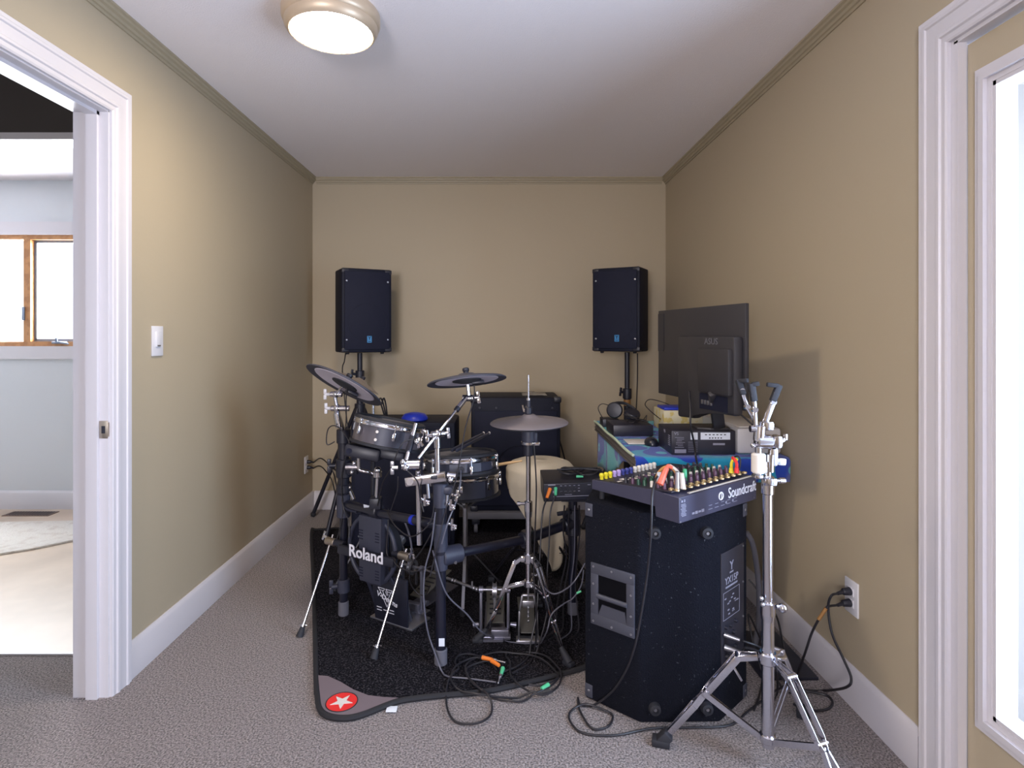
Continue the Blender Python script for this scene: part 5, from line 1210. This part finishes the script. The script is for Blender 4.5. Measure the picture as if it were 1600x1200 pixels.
B().tube([W(912, 890, 2.32), W(908, 915, 2.31), W(895, 935, 2.30), W(880, 944, 2.28), W(862, 960, 2.25), W(855, 985, 2.22), F(845, 1005, .017), F(838, 1010, .017)], .0028).build('cord', M['gcable'], gp); plug(W(901, 927, 2.29), (1, 0, .5), .02, .005, 'green', 'plug', gp)

# ------------------------------------------------------------------ cables on the rug
def zc(x, y):
    px, py = 680+.1625*x, 1010+.1625*y
    return F(px, py, .006 if y > 470 else .020)
L1 = [(430, 100), (330, 75), (230, 95), (190, 150), (225, 215), (180, 260), (120, 350), (105, 520), (130, 650), (200, 725), (330, 752), (450, 735), (530, 660), (545, 570), (500, 470), (400, 380), (320, 300), (290, 210), (350, 130), (480, 85), (620, 62), (760, 65), (900, 85), (1020, 130), (1120, 200), (1180, 290), (1120, 350), (1000, 378), (900, 370)]
L3 = [(870, 60), (980, 65), (1080, 110), (1160, 180), (1210, 260), (1200, 350), (1140, 430), (1040, 465), (930, 450), (830, 390), (760, 330), (720, 260), (720, 160), (680, 90)]
L4 = [(560, 150), (400, 115), (280, 140), (190, 210), (150, 300), (180, 380), (250, 430), (380, 465), (500, 470), (640, 500), (800, 490), (930, 450), (1000, 455), (1130, 440)]
L5 = [(590, 230), (520, 150), (380, 170), (300, 230), (340, 330), (450, 430), (580, 500), (720, 530), (830, 530), (910, 500), (940, 460), (1090, 400), (1180, 310), (1170, 260)]
L6 = [(650, 300), (500, 265), (340, 255)]
def jack(p, d, m, par):
    p, d = V(p), V(d).normalized(); a = plug(p, d, .045, .0085, m, 'plug', par)
    b = B(); b.cyl(p+d*.043, p+d*.060, .0062, seg=12); b.cyl(p+d*.058, p+d*.092, .0034, seg=10); b.ball(p+d*.094, .0034, 8); b.build('plug_tip', M['steel'], a)
t = thing('instrument_cable', zc(430, 400), 'black instrument cable coiled on the rug ending in an orange jack pointing right', 'cable')
B().tube([zc(*p)+Z3*.002*(i % 3) for i, p in enumerate(L1)], .0036).build('cord', M['cable'], t); jack(zc(450, 135)+Z3*.012, zc(780, 210)-zc(450, 135), 'orange', t)
t = thing('instrument_cable', zc(600, 400), 'black instrument cable coiled on the rug with an orange sleeve and green jack', 'cable')
B().tube([zc(*p)+Z3*.003*(i % 2) for i, p in enumerate(L5)], .0036).build('cord', M['cable'], t); plug(zc(540, 170)+Z3*.014, zc(640, 235)-zc(540, 170), .045, .009, 'orange', 'plug_sleeve', t); jack(zc(652, 235)+Z3*.010, zc(590, 430)-zc(652, 235), 'green', t)
t = thing('instrument_cable', zc(900, 300), 'black instrument cable on the rug edge with a green plug over the carpet', 'cable')
B().tube([zc(*p)+Z3*.003*((i+1) % 2) for i, p in enumerate(L3)]+[zc(700, 60)], .0036).build('cord', M['cable'], t); plug(zc(1090, 385)+Z3*.006, zc(1010, 430)-zc(1090, 385), .035, .009, 'green', 'plug', t)
tag(B().tube([zc(*p)+Z3*.004*(i % 2) for i, p in enumerate(L4)], .0036).build('instrument_cable', M['cable']), 'black cable without coloured plugs in the coil on the rug', 'cable')
tag(B().tube([W(680, 800, 2.17), W(674, 850, 2.17), W(664, 890, 2.18), W(662, 935, 2.18), W(668, 985, 2.19), W(680, 1022, 2.18), F(690, 1048, .018), F(700, 1057, .018), F(730, 1060, .018), F(775, 1066, .020)], .0030).build('pad_cable', M['gcable']), 'grey pad cable dropping past the front post to the coil on the rug', 'cable')
tag(B().tube([W(676, 860, 2.17), W(690, 910, 2.18), W(703, 935, 2.2), W(730, 960, 2.22), W(750, 985, 2.25), F(775, 998, .017), F(805, 1004, .017), F(835, 1005, .017), F(850, 996, .017)], .0030).build('pad_cable', M['gcable']), 'grey pad cable crossing from the front post to the hi-hat pedal', 'cable')
tag(B().tube([W(834, 690, 2.33), W(836, 720, 2.32), W(838, 765, 2.32), W(836, 830, 2.33), W(834, 900, 2.32), W(838, 960, 2.30), F(836, 1010, .018), F(828, 1035, .018), F(800, 1052, .020)], .0030).build('hi_hat_cable', M['cable']), 'thin black cable running down the hi-hat tube', 'cable')
# leads hanging between pads
def lead(pts, label, r=.0026, m='cable'): return tag(B().tube(pts, r).build('pad_lead', M[m]), label, 'cable')
lead([W(741, 602, 2.34), W(740, 625, 2.33), W(728, 665, 2.3), W(720, 710, 2.27), W(712, 750, 2.2), W(700, 785, 2.17), W(692, 815, 2.17), W(684, 850, 2.16), W(672, 900, 2.17)], 'thin lead falling from the boom cymbal pad past the toms')
lead([W(720, 735, 2.29), W(719, 755, 2.26), W(712, 785, 2.22), W(700, 815, 2.18), W(690, 850, 2.17)], 'thin lead with its plug under the faceted tom pad', .0030, 'gcable')
lead([W(523, 690, 2.56), W(512, 695, 2.56), W(510, 685, 2.56), W(513, 670, 2.56), W(522, 665, 2.55), W(534, 672, 2.54), W(545, 690, 2.50), W(549, 715, 2.50)], 'thin lead looping out left of the upper rack post')
lead([W(545, 590, 2.48), W(541, 620, 2.50), W(541, 650, 2.53), W(540, 672, 2.55)], 'thin lead dropping from the steeply tilted cymbal pad')
lead([W(650, 686, 2.24), W(632, 690, 2.22), W(622, 705, 2.22), W(612, 730, 2.25), W(598, 755, 2.35), W(590, 790, 2.42)], 'thin lead arching from the chrome clamp toward the crossbar')
lead([W(622, 745, 2.2), W(621, 765, 2.22), W(615, 785, 2.26), W(610, 800, 2.32)], 'short thin lead below the chrome arm clamp')
lead([W(636, 735, 2.15), W(652, 752, 2.14), W(656, 775, 2.18), W(662, 800, 2.17)], 'thin lead crossing the chrome clamp plate')
lead([W(605, 800, 2.37), W(618, 822, 2.28), W(640, 838, 2.22), W(660, 830, 2.19), W(674, 812, 2.17), W(678, 790, 2.17)], 'thin lead sagging under the right end of the crossbar')
lead([W(613, 870, 2.38), W(622, 885, 2.30), W(645, 893, 2.24), W(665, 888, 2.2), W(676, 884, 2.18)], 'thin lead sagging between the kick spur clamp and front post')
lead([W(676, 830, 2.17), W(660, 858, 2.2), W(645, 880, 2.26), W(640, 905, 2.3), W(650, 925, 2.32), W(664, 930, 2.30), W(672, 915, 2.25)], 'thin lead curling right of the kick tower')
lead([W(607, 795, 2.42), W(606, 830, 2.40), W(604, 860, 2.40), W(608, 875, 2.38)], 'thin lead straight down from the crossbar to the kick pad')
lead([W(534, 780, 2.57), W(536, 800, 2.58), W(530, 830, 2.58), W(524, 850, 2.58)], 'thin lead along the left rack post below the crossbar')
lead([W(545, 700, 2.55), W(534, 740, 2.56), W(536, 790, 2.57), W(545, 815, 2.54), W(545, 840, 2.52)], 'thin lead winding beside the left rack post')
lead([W(630, 810, 2.33), W(638, 830, 2.34), W(643, 855, 2.36), W(640, 872, 2.37)], 'pale lead curving down to the right kick spur clamp', .004, 'gcable')
sb = thing('speaker_lead', W(540, 560, 3.9), 'black wire hanging below the left stand loudspeaker', 'cable')
B().tube([W(540, 552, 3.88), W(538, 565, 3.9), W(535, 580, 3.92), W(540, 640, 3.94), W(548, 720, 3.9), W(530, 790, 3.8)], .004).build('cord', M['cable'], sb)
tag(B().tube([W(996, 552, 3.84), W(996, 590, 3.86), W(994, 640, 3.88), W(990, 670, 3.86)], .004).build('speaker_lead', M['cable']), 'black wire hanging beside the pole of the right loudspeaker', 'cable')
tag(B().tube([W(875, 690, 3.70), W(881, 712, 3.75), W(888, 740, 3.8), W(895, 770, 3.85), W(902, 800, 3.9)], .005).build('amplifier_cable', M['cable']), 'black cable at the right side of the large amplifier', 'cable')
for k in range(3): tag(B().tube([W(584+k*6, 632, 2.8), W(590+k*5, 622, 2.8), W(598+k*3, 640, 2.82), W(603+k, 668, 2.85), W(600, 690, 2.9)], .004).build('loop_cable', M['cable']), 'black cable loop behind the tilted snare pad, ' + ['leftmost', 'middle', 'rightmost'][k] + ' of three', 'cable', 'cable loops behind the snare pad')
# plugs and cords at the outlets
def outcord(name, X, z, y, s, pts, label, tape=None):
    o = thing(name, (X+s*.01, y, z), label, 'cable')
    b = B(); b.cyl((X+s*.0090, y, z), (X+s*.038, y-.004, z), .014, .011, seg=14, bev=.002); b.cyl((X+s*.036, y-.004, z), (X+s*.060, y-.012, z-.003), .0075, .0055, seg=10); b.build('plug', M['black'], o)
    B().tube([V((X+s*.058, y-.011, z-.003))]+pts, .0042).build('cord', M['cable'], o)
    if tape: B().cyl(tape[0], tape[1], .0060, seg=12).build('tape_band', M['tape'], o)
outcord('electric_cable', RX, .391, 1.995, -1, [WX(1299, 931, 1.13), WX(1294, 950, 1.125), WX(1300, 990, 1.125), WX(1318, 1030, 1.13), WX(1330, 1060, 1.135), WX(1322, 1074, 1.13), F(1290, 1079, .006), F(1262, 1079, .006), F(1235, 1072, .006), F(1222, 1060, .018)], 'black power cord from the upper plug of the right wall outlet')
tb0, tb1 = WX(1291, 950, 1.12), WX(1279, 968, 1.10)
outcord('electric_cable', RX, .351, 1.995, -1, [WX(1296, 947, 1.13), tb0, tb1, WX(1268, 990, 1.09), WX(1258, 1020, 1.08), F(1245, 1055, .018), F(1238, 1070, .006), F(1255, 1078, .010), F(1290, 1086, .006), F(1301, 1098, .006), F(1290, 1109, .006), F(1260, 1110, .006), F(1240, 1100, .006)], 'black power cord with brown tape from the lower plug of the right wall outlet', (tb0, tb1))
outcord('electric_cable', LX, .380, 4.10, 1, [W(500, 716, 4.0), W(510, 722, 3.9), W(518, 732, 3.8), W(524, 750, 3.8), W(530, 790, 3.85)], 'black power cord from the upper plug of the outlet in the back left corner')
outcord('electric_cable', LX, .340, 4.10, 1, [W(499, 728, 4.0), W(508, 735, 3.95), W(520, 755, 3.85), W(528, 800, 3.9)], 'black power cord from the lower plug of the outlet in the back left corner')
tag(B().tube([F(1200, 1085, .008), F(1225, 1072, .02), F(1232, 1060, .02), W(1222, 1000, 2.2), W(1212, 960, 2.25), W(1190, 930, 2.4), W(1170, 905, 2.45)], .0038).build('floor_cable', M['cable']), 'black cable rising behind the snare stand to the big speaker', 'cable')
tag(B().tube([W(1166, 832, 2.30), W(1176, 850, 2.30), W(1183, 890, 2.32), W(1186, 930, 2.32), W(1185, 975, 2.35), F(1180, 1005, .018)], .011, rs=10).build('thick_hose', M['footgrey']), 'thick dark cable bending down behind the big speaker', 'cable')
tag(B().tube([F(1178, 1110, .006), F(1188, 1080, .006), F(1190, 1050, .006), W(1176, 1000, 2.2), W(1170, 960, 2.25), F(1195, 1015, .02)], .0035).build('floor_cable', M['cable']), 'black cable loop on the carpet right of the big speaker', 'cable')
bpy.context.view_layer.update()
